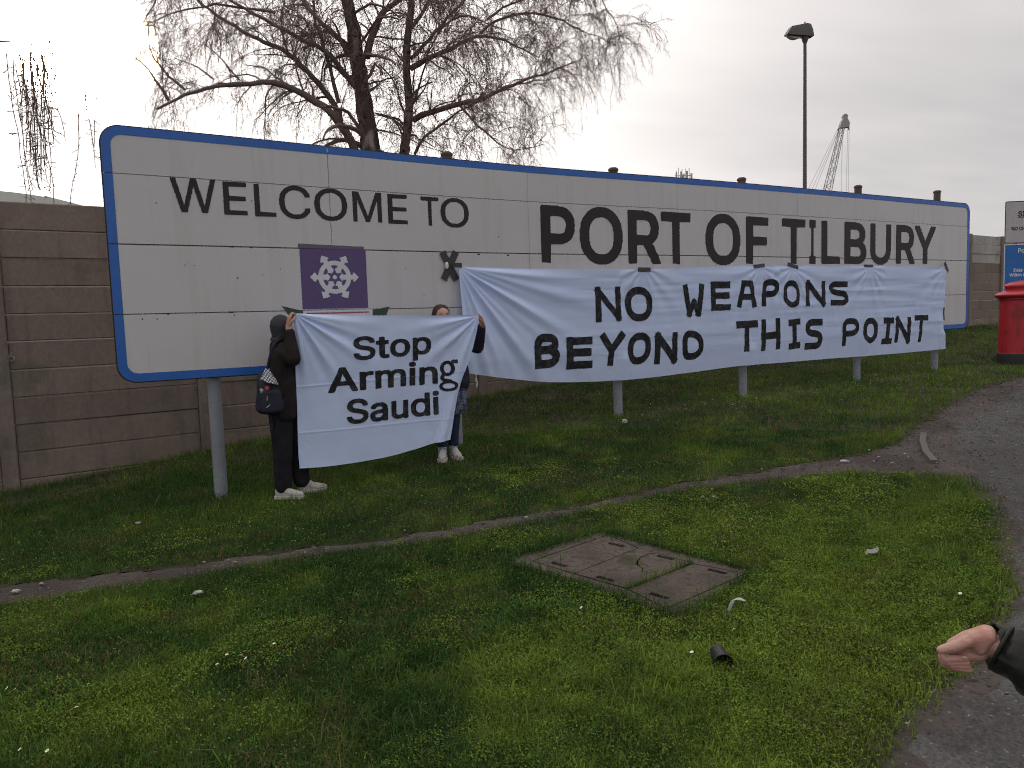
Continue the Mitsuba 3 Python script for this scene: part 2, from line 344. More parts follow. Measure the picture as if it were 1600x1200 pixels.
GX, GY = grow_axis(-14, 22, .2, 3500), grow_axis(-4, 28, .2, 3500)
GX, GY = np.unique(np.round(np.r_[GX, np.arange(-.28, 1.6, .04)], 3)), np.unique(np.round(np.r_[GY, np.arange(3.72, 5.5, .04)], 3))
X, Y = np.meshgrid(GX, GY, indexing='ij')
near = (np.abs(X) < 30) & (np.abs(Y) < 40)
Z = height(X, Y) - .014 + near * .012 * (meshkit.fbm(np.stack([X * 2.5, Y * 2.5, 0 * X], -1), 3, seed=4) - .75)
COVER = Polygon([(-.112, 4.83), (.591, 5.312), (1.43, 4.43), (.835, 3.875)])
Z[shapely.contains_xy(COVER.buffer(-.03), X, Y)] -= .32          # the chamber under the inspection cover
ii, jj = np.meshgrid(np.arange(len(GX) - 1), np.arange(len(GY) - 1), indexing='ij'); N = len(GY)
quads = np.stack([ii * N + jj, (ii + 1) * N + jj, (ii + 1) * N + jj + 1, ii * N + jj + 1], -1).reshape(-1, 4)
put('ground', (np.stack([X, Y, Z], -1).reshape(-1, 3), quads), 'mat_soil', smooth=True); L('ground', 'dark earth under the grass verge', 'ground', kind='structure')


def sheet(poly, lift, bumpy, size=.08):
    v2, f = cells(poly, size); v = np.c_[v2, 0 * v2[:, 0]]
    edge = shapely.distance(poly.boundary, shapely.points(v2)) < 1e-3
    v[:, 2] = height(v[:, 0], v[:, 1]) + lift - .035 * edge + bumpy * (meshkit.fbm(np.c_[v[:, :2] * 4, 0 * v[:, 0]], 3, seed=6) - .5)
    return trimesh.Trimesh(v, f, process=False)


worn = PATH_W.union(FRINGE_W.difference(TARMAC.buffer(-.35)).intersection(sbox(-3, 0, 12, 16)))
worn = max(polys(worn), key=lambda p: p.area)
put('dirt_path', sheet(Polygon(worn.exterior), -.008, .022), 'mat_path', smooth=True); L('dirt_path', 'trodden earth path crossing the grass to the tarmac', 'path', kind='structure')
put('tarmac_pavement', sheet(TARMAC_W, .007, .004, .25), 'mat_tarmac', smooth=True); L('tarmac_pavement', 'grey tarmac pavement on the right', 'pavement', kind='structure')

# ------------------------------------------------------------------ fence of concrete boards
FA = 0.941; FD = np.array([math.sin(FA), math.cos(FA), 0]); FN = np.array([-math.cos(FA), math.sin(FA), 0]); FO = np.array([-5.385, 8.285, 0])
FM = np.eye(4); FM[:3, 0], FM[:3, 1], FM[:3, 2], FM[:3, 3] = FD, FN, (0, 0, 1), FO


def in_fence(m): m = m.copy(); m.apply_transform(FM); return m


bay = 2.06; F0 = -.11
L('concrete_fence', 'tall brown fence of stacked concrete boards between posts behind the sign', 'fence')
fr = np.random.default_rng(5)
for b in range(-2, 15):
    t0 = F0 + bay * b; mid = FO + FD * (t0 + bay / 2)
    top = 2.995 if b < 4 else 2.995 + .46 * min(1, (b - 3) / 7.0); top = round(top / .02) * .02 if b >= 4 else top
    bh = .30 if b < 8 else .262
    gz = float(height(mid[0], mid[1]))
    put('concrete_fence__post', in_fence(bx(t0 - .075, t0 + .075, -.075, .06, float(height(*(FO + FD * t0)[:2])) - .4, top + .02, .012)), 'mat_fence_post')
    z, k = top, 0
    while z > gz - .25:
        g = (.005 if fr.random() > .10 else .012) if b < 3 else .002
        y = fr.normal(0, .006)
        m = bx(t0 + .077, t0 + bay - .077, -.028 + y, .022 + y, z - bh + g, z, .010)
        m.vertices[:, 2] += (m.vertices[:, 0] - t0) * fr.normal(0, .0022 if b < 3 else .0004)
        pale = b >= 8 and k < 3
        key = put('concrete_fence__board', in_fence(m), 'mat_fence_pale' if pale else ('mat_fence', 'mat_fence_b', 'mat_fence_c')[int(fr.random() * 3)])
        if pale: labels[key] = {'label': 'paler grey replacement board near the top of the fence'}
        z -= bh; k += 1
num = extrude(glyph('16'), .02); num.apply_scale((.1, .1, .25)); num.apply_transform(np.array([[1, 0, 0, -.145], [0, 0, -1, -.030], [0, 1, 0, 1.295], [0, 0, 0, 1]], float))
put('concrete_fence__number', in_fence(num), 'mat_fence_pale'); labels['concrete_fence__number'] = {'label': 'faint number 16 on the leftmost boards'}

# ------------------------------------------------------------------ the welcome sign
SA = 1.0168; SD = np.array([math.sin(SA), math.cos(SA), 0]); SN = np.array([-math.cos(SA), math.sin(SA), 0]); S0 = np.array([-3.416, 6.652, 1.135]); UZ = np.array([0, 0, 1.0])
W, H = 13.74, 2.2


def SP(u, o, z): return S0 * (1, 1, 0) + SD * u + SN * o + UZ * z            # u along the sign, o behind it, z height above datum


def sag(u): return .036 * np.exp(-((u - 4.0) / 2.6) ** 2)


def on_sign(mesh, off, sagged=True):
    v = np.array(mesh.vertices); u, w, q = v.T
    w = w - (sag(u) * np.clip(w / H, 0, 1) if sagged else 0)
    return trimesh.Trimesh(S0 + u[:, None] * SD + w[:, None] * UZ + (off - q)[:, None] * SN, mesh.faces, process=False)


L('welcome_sign', 'long white sign with blue edge reading WELCOME TO PORT OF TILBURY on round grey posts', 'sign')
outer = rounded(0, 0, W, H, .15); ring = outer.difference(rounded(.074, .074, W - .074, H - .072, .09))
us = [0, 1.972, 4.309, 6.642, 9.022, 11.451, W]; vs = [0, .5925, 1.1977, 1.8004, H]
for r in range(4):
    for c in range(6):
        gx, gy0, gy1 = .0022, .003, .003
        if r == 2: gy0 = .0075
        if r == 1: gy1, gy0 = .0045, .006
        cell = sbox(us[c] + gx * (c > 0), vs[r] + gy0 * (r > 0), us[c + 1] - gx * (c < 5), vs[r + 1] - gy1 * (r < 3))
        g = cell.intersection(outer)
        k = put('welcome_sign__panel', on_sign(fine(g, .6, .004), float(fr.normal(0, .0012))), 'mat_sign_panel')
        e = cell.intersection(ring)
        if polys(e): put(k + '__border', on_sign(fine(e, .5, .003), -.0045), 'mat_sign_blue')
put('welcome_sign__rim', on_sign(fine(outer.buffer(.010).difference(outer.buffer(-.004)), .5, .03), .032), 'mat_edge_dark')
for v in (.5925, 1.1977, 1.8004, .15, 2.08):
    put('welcome_sign__rail', on_sign(fine(sbox(.012, v - .03, W - .012, v + .03), .6, .035), .042), 'mat_rail')
for u in us[1:-1]: put('welcome_sign__rail', on_sign(extrude(sbox(u - .03, .006, u + .03, H - .045), .028), .034), 'mat_rail')
posts = [(.80, .06, 0), (3.345, .057, 2.262), (5.665, .057, 2.262), (7.975, .057, 2.295), (10.64, .057, 2.352), (12.885, .057, 2.40)]
for u, r, topv in posts:
    p = SP(u, .108, 0); g = float(height(p[0], p[1])); ztop = 1.135 + (topv or 2.15)
    pk = put('welcome_sign__post', tube([p + UZ * (g - .3), p + UZ * 1.2, p + UZ * (ztop - .2)], r, 20), 'mat_post', smooth=40)
    if topv:
        st = cat([tube([p + UZ * (ztop - .2), p + UZ * (ztop - .02)], r * .98, 20), tube([p + UZ * (ztop - .035), p + UZ * (ztop - .012), p + UZ * (ztop + .006)], [r * 1.12, r * 1.12, r * .7], 20)])
        put(pk + '__cap', st, 'mat_post_top', smooth=40)
    for v in (.5925, 1.1977, 1.8004):
        c = SP(u, .075, 1.135 + v)
        put('welcome_sign__clip', cat([tube([p + UZ * (1.135 + v - .02), p + UZ * (1.135 + v + .02)], r + .008, 16)]), 'mat_rail')

# lettering, each letter a thin cut-out stuck on the face
def letters(name, items, mat, off=-.0052, depth=.0022, sagged=False):
    for ch, u0, u1, v0, v1, grow in items:
        g = fit(glyph(ch, grow), u0, u1, v0, v1)
        put(name, on_sign(extrude(g.segmentize(.3), depth), off, sagged), mat)


def px_word(chars, boxes): return [(c, *b) for c, b in zip(chars, boxes)]


wl = [('W', .524, .907), ('E', .968, 1.178), ('L', 1.245, 1.442), ('C', 1.475, 1.775), ('O', 1.815, 2.148), ('M', 2.205, 2.515), ('E', 2.582, 2.800), ('T', 2.955, 3.165), ('O', 3.185, 3.529)]
letters('welcome_sign__letter', [(c, a, b, 1.492 - .048 * (a - .5) / 3 - (.006 if c in 'CO' else 0), 1.792 - .045 * (a - .5) / 3 + (.006 if c in 'CO' else 0), .012) for c, a, b in wl], 'mat_letter')
pl = [('P', 4.474, 4.971), ('O', 5.035, 5.700), ('R', 5.786, 6.335), ('T', 6.340, 6.865), ('O', 7.137, 7.812), ('F', 7.928, 8.392), ('T', 8.680, 9.207), ('I', 9.296, 9.444), ('L', 9.579, 10.03), ('B', 10.135, 10.70), ('U', 10.80, 11.36), ('R', 11.50, 12.04), ('Y', 12.035, 12.664)]
letters('welcome_sign__letter', [(c, a, b, 1.075 + .055 * max(0, (a - 6) / 6.4) - (.012 if c in 'OU' else 0), 1.743 + .022 * (a - 4.5) / 8 + (.012 if c == 'O' else 0), .040) for c, a, b in pl], 'mat_letter')

# purple emblem with a ship's wheel of arrows
q = sbox(1.643, .602, 2.318, 1.186); put('welcome_sign__emblem_panel', on_sign(extrude(q, .0018), -.0052, False), 'mat_sign_purple')
put('welcome_sign__emblem_strip', on_sign(extrude(Polygon([(1.631, 1.236), (2.302, 1.218), (2.302, 1.188), (1.631, 1.192)]), .0018), -.0052, False), 'mat_sign_purple_faded')
wc = (1.982, .912)
arms = []
for k in range(6):
    a = math.radians(60 * k)
    s = sbox(.10, -.024, .205, .024).union(Polygon([(.190, -.045), (.205, -.045), (.250, 0), (.205, .045), (.190, .045)]))
    s = s.union(Polygon([(.044, 0), (.072, -.036), (.081, -.036), (.086, -.026), (.13, -.026), (.13, .026), (.086, .026), (.081, .036), (.072, .036)]))
    arms.append(affinity.rotate(s, 60 * k, origin=(0, 0)))
wheel = shapely.union_all(arms + [Point(0, 0).buffer(.168).difference(Point(0, 0).buffer(.122)), Point(0, 0).buffer(.021)])
put('welcome_sign__wheel_emblem', on_sign(extrude(affinity.translate(affinity.scale(wheel, 1.0, .97, origin=(0, 0)), *wc), .0018), -.0074, False), 'mat_emblem')
labels['welcome_sign__wheel_emblem'] = {'label': 'pale ship wheel of six arrows on the purple square'}
put('welcome_sign__crest_ribbon', on_sign(extrude(Polygon([(1.44, .640), (1.66, .580), (1.66, .40), (1.60, .40)]), .0018), -.0052, False), 'mat_ribbon_green')
put('welcome_sign__crest_ribbon', on_sign(extrude(Polygon([(2.365, .578), (2.552, .612), (2.46, .40), (2.365, .40)]), .0018), -.0052, False), 'mat_ribbon_green')
put('welcome_sign__crest_panel', on_sign(extrude(sbox(1.645, .40, 2.355, .588), .0018), -.0072, False), 'mat_emblem')
put('welcome_sign__crest_line', on_sign(extrude(sbox(1.68, .552, 2.325, .566), .0018), -.0092, False), 'mat_line_pink')
for u, v, r in [(.60, 1.02, .006), (.68, 1.018, .005), (.62, 1.045, .004), (1.05, .905, .008), (1.28, .935, .005), (1.0, .56, .006), (.40, 1.56, .006), (1.22, 1.62, .006), (.22, .548, .008), (.34, .545, .007), (1.45, .99, .005), (2.75, 1.0, .005), (3.9, 1.36, .006), (2.95, .72, .005)]:
    put('welcome_sign__chip', on_sign(extrude(Point(u, v).buffer(r, quad_segs=2), .0012), -.0045, False), 'mat_edge_dark')
for u, v, w_ in [(1.0, 1.196, .035), (1.18, 1.193, .02), (.95, .593, .045), (.42, .591, .02), (3.62, 1.165, .03), (4.0, 1.16, .03)]:
    put('welcome_sign__chip', on_sign(extrude(sbox(u, v - .011, u + w_, v + .004), .0012), -.0045, False), 'mat_edge_dark')

# ------------------------------------------------------------------ distant and tall things
def beam(a, b, r, s=6): return tube([a, b], r, s)


# street lamp
lp = np.array([8.82, 23.0, 0]); gz = float(height(8.82, 23))
put('street_lamp__pole', tube([lp + UZ * (gz - .3), lp + UZ * 5, lp + UZ * 9.32], [.066, .058, .046], 16), 'mat_lamp', smooth=40)
put('street_lamp__collar', tube([lp + UZ * 9.22, lp + UZ * 9.30, lp + UZ * 9.40], [.05, .085, .10], 16), 'mat_lamp', smooth=40)
hs = trimesh.convex.convex_hull(np.array([(-.60, s * .11, z) for s in (-1, 1) for z in (9.43, 9.46)] + [(-.46, s * .10, 9.66) for s in (-1, 1)] + [(.0, s * .15, 9.74) for s in (-1, 1)] + [(.12, s * .12, 9.73) for s in (-1, 1)] + [(.20, s * .10, 9.60) for s in (-1, 1)] + [(.22, s * .12, 9.40) for s in (-1, 1)] + [(-.1, s * .15, 9.40) for s in (-1, 1)]))
hs = cat([hs, tube([(0, 0, 9.72), (0, 0, 9.82)], .022, 8)])
bowl = trimesh.convex.convex_hull(np.array([(-.58 + .48 * i / 6, s * .10 * math.sin(math.pi * (i + 1) / 8), 9.42 - .09 * math.sin(math.pi * (i + .6) / 7.2)) for i in range(7) for s in (-1, 0, 1)] + [(-.6, 0, 9.43), (-.1, 0, 9.43)]))
for nm, m, mt in (('lantern', hs, 'mat_lamp'), ('bowl', bowl, 'mat_lamp_bowl')):
    m.apply_transform(trimesh.transformations.rotation_matrix(.18, (0, 0, 1))); m.apply_translation(lp); put('street_lamp__' + nm, m, mt)
L('street_lamp', 'tall single street lamp with grey lantern rising behind the sign', 'street lamp')

# harbour crane, far away
CY = 220.0
def CR(x, z, y=0): return np.array([x, CY + y, z])
foot, tip = CR(86.0, 14, 0), CR(95.1, 52.6, 0)
ax = (tip - foot) / np.linalg.norm(tip - foot); sx = np.cross(ax, (0, 1, 0)); sx /= np.linalg.norm(sx); Lb = np.linalg.norm(tip - foot)
def boom_c(t, i, j): w = 1.30 * (1 - .62 * t); return foot + ax * Lb * t + sx * w * i + np.array([0, w * j, 0])
bm = [beam(boom_c(0, i, j), boom_c(1, i, j), .10, 4) for i in (-1, 1) for j in (-1, 1)]
lat, nb = [], 22
for k in range(nb):
    a, b = k / nb, (k + 1) / nb; s = 1 if k % 2 else -1
    for j in (-1, 1): lat += [beam(boom_c(a, -s, j), boom_c(b, s, j), .055, 4), beam(boom_c(a, -1, j), boom_c(a, 1, j), .05, 4)]
    for i in (-1, 1): lat += [beam(boom_c(a, i, -s), boom_c(b, i, s), .055, 4)]
put('harbour_crane__boom', cat(bm + lat), 'mat_crane')
head = cat([tube([CR(94.0, 51.6, -1), CR(94.0, 51.6, 1)], .01, 4), trimesh.convex.convex_hull(np.array([CR(x, z, y) for x, z in ((93.9, 51.2), (96.6, 51.3), (96.7, 52.6), (95.8, 54.2), (95.2, 54.2), (94.4, 52.8)) for y in (-.7, .7)])), tube([CR(95.55, 54.3, -.5), CR(95.55, 54.3, .5)], .72, 12), beam(CR(93.9, 51.2), CR(93.6, 50.6), .25), beam(CR(96.6, 51.4), CR(96.75, 50.6), .2)])
put('harbour_crane__sheave_head', head, 'mat_crane')
for a, b in ((CR(94.6, 53), CR(80, 24)), (CR(94.7, 52.6), CR(81.5, 24)), (CR(94.2, 51.5), CR(83, 24)), (CR(94.9, 51.6), CR(94.6, 22)), (CR(96.3, 52), CR(96.1, 22)), (CR(96.8, 52), CR(96.6, 22))):
    put('harbour_crane__cable', beam(a, b, .045, 4), 'mat_crane')
put('harbour_crane__tower', cat([bx(80, 87, CY - 3, CY + 3, 10, 19, .3), bx(78.5, 81, CY - 2, CY + 2, 12, 17, .2)] + [beam(CR(x, 0, y), CR(83.5 + (x - 83.5) * .5, 10.2, y * .5), .5) for x in (79, 88) for y in (-4, 4)] + [beam(CR(80, 18), CR(81.5, 24.3), .3), beam(CR(85, 18), CR(82.5, 24.3), .3), bx(79.5, 83.3, CY - .6, CY + .6, 23.6, 24.4)]), 'mat_crane')
L('harbour_crane', 'distant lattice boom crane with hoist cables seen over the sign', 'crane')

# telecom mast
MX, MY = 27.2, 120.0
put('telecom_mast__pole', tube([(MX, MY, -1), (MX, MY, 22.4)], [.5, .32], 12), 'mat_antenna')
for k, (dx, z0, z1, w) in enumerate([(-1.1, 20.9, 22.7, .22), (-.3, 21.0, 22.85, .3), (.65, 21.0, 22.95, .32), (1.2, 20.8, 22.5, .30), (.1, 21.0, 22.5, .25)]):
    put('telecom_mast__antenna', bx(MX + dx - w / 2, MX + dx + w / 2, MY - .9 + .3 * (k % 3), MY - .7 + .3 * (k % 3), z0, z1, .03), 'mat_antenna')
rods = [beam((MX + dx, MY, 20.8), (MX + dx, MY, z), .05, 5) for dx, z in ((-.85, 23.1), (-.55, 23.5), (-.05, 23.3), (.5, 23.35), (1.05, 23.4))]
put('telecom_mast__headframe', cat(rods + [beam((MX - 1.2, MY, z), (MX + 1.3, MY, z), .06, 5) for z in (21.2, 22.3)]), 'mat_crane')
L('telecom_mast', 'cluster of telecom antennas just showing over the middle of the sign', 'mast')

# arched warehouse behind the fence, left
prof = []
for i in range(25):
    x = -62 + 32 * i / 24; t = (i - 12) / 12; prof.append((x, 8.3 + 4.6 * math.sqrt(max(0, 1 - (t * .93) ** 2)) * 1.0))
roof = []
for y0, y1, dz in ((60, 100, 0),):
    p = Polygon(prof + [(-30, 7.9), (-62, 7.9)]); m = extrude(p, 40); m.apply_transform(np.array([[1, 0, 0, 0], [0, 0, 1, 60], [0, 1, 0, 0], [0, 0, 0, 1]], float)); m.invert(); roof.append(m)
put('warehouse__wall', bx(-61, -31, 60.4, 99, -1, 8.1), 'mat_wall_far'); put('warehouse__roof', cat(roof), 'mat_roof', smooth=30)
for i in (4, 8, 12, 16, 20): put('warehouse__roof_rib', tube([np.array([prof[i][0], 59.9, prof[i][1] + .03]), np.array([prof[i][0], 100, prof[i][1] + .03])], .06, 5), 'mat_antenna')
L('warehouse', 'pale grey curved warehouse roof above the fence at far left', 'building')

# information boards at the right edge
def board(name, x0, z0, x1, z1, y, mat, r=.04):
    g = rounded(x0, z0, x1, z1, r); e = g.difference(g.buffer(-.014))
    f = lambda m, yy: m.apply_transform(np.array([[1, 0, 0, 0], [0, 0, -1, yy], [0, 1, 0, 0], [0, 0, 0, 1]], float))
    a, b = extrude(g, .006), extrude(e, .004); f(a, y); f(b, y - .0062)
    return a, b


def text_on(word, x, z, h, y, grow=.03):
    g = glyph(word, grow); g = affinity.translate(affinity.scale(g, h, h, origin=(0, 0)), x, z)
    m = extrude(g, .002); m.apply_transform(np.array([[1, 0, 0, 0], [0, 0, -1, y], [0, 1, 0, 0], [0, 0, 0, 1]], float)); return m


a, b = board('x', 9.94, 2.735, 11.2, 3.565, 15.5, 0)
put('site_notice__board', a, 'mat_board_grey'); put('site_notice__edge', b, 'mat_edge_dark')
put('site_notice__lettering', cat([text_on('SI', 10.195, 3.262, .10, 15.4895), text_on('NO CH', 10.07, 2.995, .062, 15.4895), text_on('I', 10.318, 2.895, .062, 15.4895)]), 'mat_letter')
ul = sbox(10.195, 3.238, 10.30, 3.248); m = extrude(ul, .002); m.apply_transform(np.array([[1, 0, 0, 0], [0, 0, -1, 15.4895], [0, 1, 0, 0], [0, 0, 0, 1]], float)); put('site_notice__underline', m, 'mat_letter')
L('site_notice', 'grey notice board with black letters SI, upper of the two at right edge', 'notice board')
a, b = board('x', 9.94, 1.30, 11.2, 2.715, 15.5, 0, .02)
put('port_notice__board', a, 'mat_board_blue'); put('port_notice__edge', b, 'mat_white')
put('port_notice__lettering', cat([text_on('Po', 10.205, 2.545, .085, 15.4895), text_on('24hr t', 10.12, 2.165, .066, 15.4895), text_on('Within t', 10.05, 2.075, .062, 15.4895)]), 'mat_white')
for x in (10.2, 10.95):
    z = float(height(x, 15.6)); put('port_notice__post', tube([(x, 15.56, z - .2), (x, 15.56, 3.5)], .035, 12), 'mat_post', smooth=40)
L('port_notice', 'blue notice board with white lettering behind the red postbox', 'notice board')

# oval red postbox
PB = np.array([9.72, 14.5]); gz = float(height(*PB)); PK = 'postbox'
def oval(prof): m = lathe(prof, 1.0, .66, 64); m.apply_translation((PB[0], PB[1], gz)); return m
put('postbox__plinth', oval([(0, -.1), (.485, -.1), (.485, .17), (.470, .185), (.0, .185)]), 'mat_plinth_black', smooth=40)
put('postbox__body', oval([(0, .18), (.463, .18), (.458, .22), (.448, 1.16), (.455, 1.19), (.47, 1.20), (.47, 1.225), (.0, 1.225)]), 'mat_red', smooth=40)
put('postbox__cap', oval([(0, 1.222), (.478, 1.222), (.53, 1.245), (.545, 1.275), (.535, 1.295), (.46, 1.335), (.34, 1.365), (.34, 1.40), (0, 1.40)]), 'mat_red', smooth=40)
put('postbox__crown', oval([(0, 1.395), (.345, 1.395), (.368, 1.42), (.375, 1.45), (.36, 1.475), (.26, 1.515), (.13, 1.54), (0, 1.548)]), 'mat_red', smooth=40)
put('postbox__door_seam', bx(PB[0] - .012, PB[0] + .012, PB[1] - .312, PB[1] - .29, gz + .2, gz + 1.2), 'mat_plinth_black')
put('postbox__collection_plate', bx(PB[0] + .02, PB[0] + .2, PB[1] - .322, PB[1] - .29, gz + .80, gz + 1.02, .004), 'mat_white')
put('postbox__posting_slot', bx(PB[0] + .05, PB[0] + .3, PB[1] - .318, PB[1] - .28, gz + 1.06, gz + 1.11, .004), 'mat_plinth_black')
L('postbox', 'red oval postbox with domed cap and black base on the grass', 'postbox')

# ------------------------------------------------------------------ birch trees
tr = np.random.default_rng(11)
# limbs as points in metres, base radius, tip radius, side branches per metre
LIMBS = [
    ('trunk',[(-2.46,15.0,4.07),(-2.57,15.0,4.88),(-2.59,15.0,5.24),(-2.63,15.0,5.55),(-2.68,15.0,6.18),(-2.73,15.0,6.62),(-2.77,15.0,7.19),(-2.89,15.0,7.63),(-2.95,15.0,8.44),(-2.98,15.0,9.46),(-2.96,15.0,10.48)],0.24,0.05,3,(0,0)),
    ('trunk',[(-2.04,15.2,3.84),(-1.96,15.21,4.82),(-1.84,15.22,5.45),(-1.8,15.23,5.72),(-1.82,15.24,6.22),(-1.82,15.24,6.67),(-1.74,15.25,7.25),(-1.67,15.26,7.69),(-1.58,15.27,8.75),(-1.45,15.29,9.68),(-1.3,15.3,10.49)],0.12,0.04,4,(0.2,0.3)),
    ('limb',[(-2.55,15.0,6.57),(-2.46,15.1,7.04),(-2.32,15.17,7.37),(-2.09,15.24,7.63),(-1.82,15.3,7.74),(-1.41,15.41,8.1),(-0.72,15.6,8.76)],0.085,0.03,6,(0,0.6)),
    ('limb',[(-2.75,15.0,4.44),(-2.86,14.87,4.91),(-3.06,14.73,5.37),(-3.18,14.69,5.49),(-3.45,14.59,5.69),(-3.73,14.5,5.87),(-4.05,14.4,5.98),(-4.45,14.29,5.98),(-4.78,14.2,5.9),(-5.14,14.1,5.9),(-5.4,14.01,5.77),(-5.64,13.94,5.66),(-5.87,13.87,5.57),(-6.07,13.8,5.41)],0.105,0.022,3.2,(0,-1.2)),
    ('limb',[(-5.92,14.0,5.61),(-6.03,13.92,5.83),(-6.11,13.85,6.02),(-6.25,13.77,6.22),(-6.4,13.7,6.34)],0.035,0.01,7,(-1.0,-1.3)),
    ('limb',[(-5.66,14.1,5.82),(-5.97,14.18,6.09),(-6.21,14.25,6.31),(-6.35,14.32,6.65),(-6.43,14.4,7.03)],0.03,0.008,7,(-0.9,-0.6)),
    ('limb',[(-5.17,14.2,6.01),(-5.33,14.06,6.15),(-5.45,13.96,6.22),(-5.69,13.8,6.27)],0.02,0.008,7,(-0.8,-1.2)),
    ('limb',[(-4.75,14.3,6.02),(-5.02,14.46,6.34),(-5.21,14.58,6.57),(-5.48,14.71,6.82),(-5.68,14.8,6.95)],0.02,0.007,6,(-0.7,-0.2)),
    ('limb',[(-3.11,15.0,5.41),(-3.21,15.1,5.78),(-3.5,15.22,6.13),(-3.79,15.34,6.5),(-3.98,15.42,6.71),(-4.23,15.5,6.92),(-4.57,15.6,7.13),(-4.83,15.67,7.2),(-5.06,15.74,7.37),(-5.45,15.86,7.63),(-5.83,15.98,7.93),(-6.11,16.07,8.19),(-6.47,16.2,8.59)],0.075,0.022,5,(0,1.2)),
    ('limb',[(-2.68,15.0,5.91),(-2.84,14.93,6.1),(-3.03,14.84,6.34),(-3.18,14.75,6.62),(-3.46,14.66,6.72),(-3.74,14.58,6.79),(-3.89,14.52,6.92),(-4.16,14.43,7.07),(-4.4,14.36,7.13),(-4.7,14.25,7.3),(-5.08,14.1,7.56)],0.065,0.02,5,(0,-0.9)),
    ('limb',[(-2.76,15.0,6.62),(-2.97,15.12,6.89),(-3.31,15.29,7.22),(-3.61,15.43,7.51),(-3.86,15.58,7.89),(-4.16,15.8,8.47)],0.07,0.03,6,(0,0.8)),
    ('limb',[(-3.12,15.0,5.75),(-3.18,14.93,6.08),(-3.21,14.87,6.37),(-3.24,14.82,6.62),(-3.42,14.73,6.98),(-3.48,14.67,7.26),(-3.38,14.61,7.49),(-3.35,14.5,8.0)],0.05,0.02,5,(0,-0.5)),
    ('limb',[(-4.15,15.4,6.89),(-4.27,15.55,7.21),(-4.34,15.71,7.59),(-4.28,15.9,8.03)],0.03,0.012,8,(0.4,0.9)),
    ('limb',[(-1.74,15.2,5.44),(-1.52,15.09,5.54),(-1.09,14.92,5.57),(-0.57,14.69,5.63),(-0.3,14.57,5.65),(0.1,14.38,5.78),(0.54,14.17,5.87),(0.96,13.97,5.92),(1.28,13.8,5.98)],0.07,0.012,6.5,(0.2,-1.2)),
    ('limb',[(-0.34,14.5,5.62),(0.01,14.57,5.78),(0.33,14.63,5.89),(0.78,14.72,5.98),(1.23,14.8,6.05)],0.03,0.008,7,(-0.5,-0.2)),
    ('limb',[(-0.81,14.8,5.58),(-0.58,14.6,5.26),(-0.32,14.38,4.94),(0.02,14.13,4.61),(0.32,13.94,4.52),(0.69,13.7,4.58)],0.028,0.008,8,(-0.2,-1.3)),
    ('limb',[(-1.75,15.2,6.41),(-1.5,15.32,6.6),(-1.13,15.48,6.8),(-0.85,15.6,6.92),(-0.66,15.7,7.11),(-0.38,15.82,7.23),(0.0,15.97,7.18),(0.38,16.13,7.04),(0.78,16.3,6.89)],0.065,0.012,6.5,(0.2,1.3)),
    ('limb',[(-0.41,16.0,7.29),(-0.13,15.91,7.53),(0.3,15.8,7.56),(0.87,15.67,7.53),(1.14,15.6,7.38),(1.5,15.5,7.15),(1.86,15.4,6.97),(2.22,15.3,6.74)],0.035,0.009,7.5,(1.0,0.3)),
    ('limb',[(-1.74,15.2,6.59),(-1.39,15.35,6.96),(-1.16,15.47,7.31),(-0.87,15.59,7.62),(-0.63,15.69,7.88),(-0.24,15.9,8.51)],0.05,0.02,5.5,(0.2,0.9)),
    ('limb',[(-1.28,15.5,7.17),(-0.86,15.2,7.34),(-0.57,15.03,7.33),(-0.26,14.79,7.04),(0.18,14.5,6.79)],0.028,0.01,6,(0.5,-0.5)),
    ('limb',[(-1.78,15.5,4.85),(-1.57,15.42,5.22),(-1.32,15.38,5.31),(-1.03,15.31,5.49),(-0.88,15.28,5.6),(-0.46,15.2,5.76)],0.035,0.018,5,(0.5,0.2)),
    ('limb',[(-1.7,15.2,7.16),(-1.47,15.42,7.53),(-1.33,15.59,7.86),(-1.13,16.0,8.71)],0.045,0.02,6,(0.2,1)),
    ('limb',[(-1.73,15.2,5.74),(-1.52,14.93,6.16),(-1.36,14.68,6.56),(-1.18,14.53,6.76),(-0.95,14.37,6.9),(-0.71,14.2,7.08)],0.03,0.01,6,(0.2,-0.8)),
    ('limb',[(-0.27,15.9,7.53),(0.12,15.98,7.83),(0.51,16.05,7.96),(1.17,16.17,8.21),(1.96,16.3,8.18)],0.03,0.009,8,(0.9,1.3)),
    ('limb',[(-0.95,15.5,8.96),(0.03,15.34,8.73),(0.99,15.18,8.28),(1.81,15.02,7.72),(2.2,14.89,6.96),(2.29,14.8,6.41)],0.04,0.008,8,(0.5,-0.2)),
    ('limb',[(-3.73,15.2,8.78),(-4.65,15.04,8.62),(-5.57,14.86,8.23),(-6.25,14.72,7.8),(-6.57,14.6,7.13)],0.045,0.01,8,(0.2,-0.4)),
    ('limb',[(-4.06,14.4,7.21),(-5.05,14.28,7.36),(-5.82,14.18,7.18),(-6.43,14.1,6.89)],0.03,0.009,8,(-0.6,-0.9)),
    ('limb',[(-2.64,15.0,5.24),(-2.38,14.91,5.21),(-2.21,14.85,5.22),(-2.04,14.78,5.08),(-1.77,14.68,4.96),(-1.49,14.57,4.8),(-1.04,14.4,4.62)],0.022,0.006,4,(0,-0.6)),
    ('limb',[(-2.53,15.0,6.08),(-2.26,15.05,6.2),(-1.95,15.1,6.21)],0.025,0.01,6,(0,0.1)),
    ('limb',[(-1.9,15.2,6.55),(-2.06,15.12,6.77),(-2.27,15.04,6.93),(-2.4,15.0,6.89)],0.022,0.008,6,(0.2,0)),
]


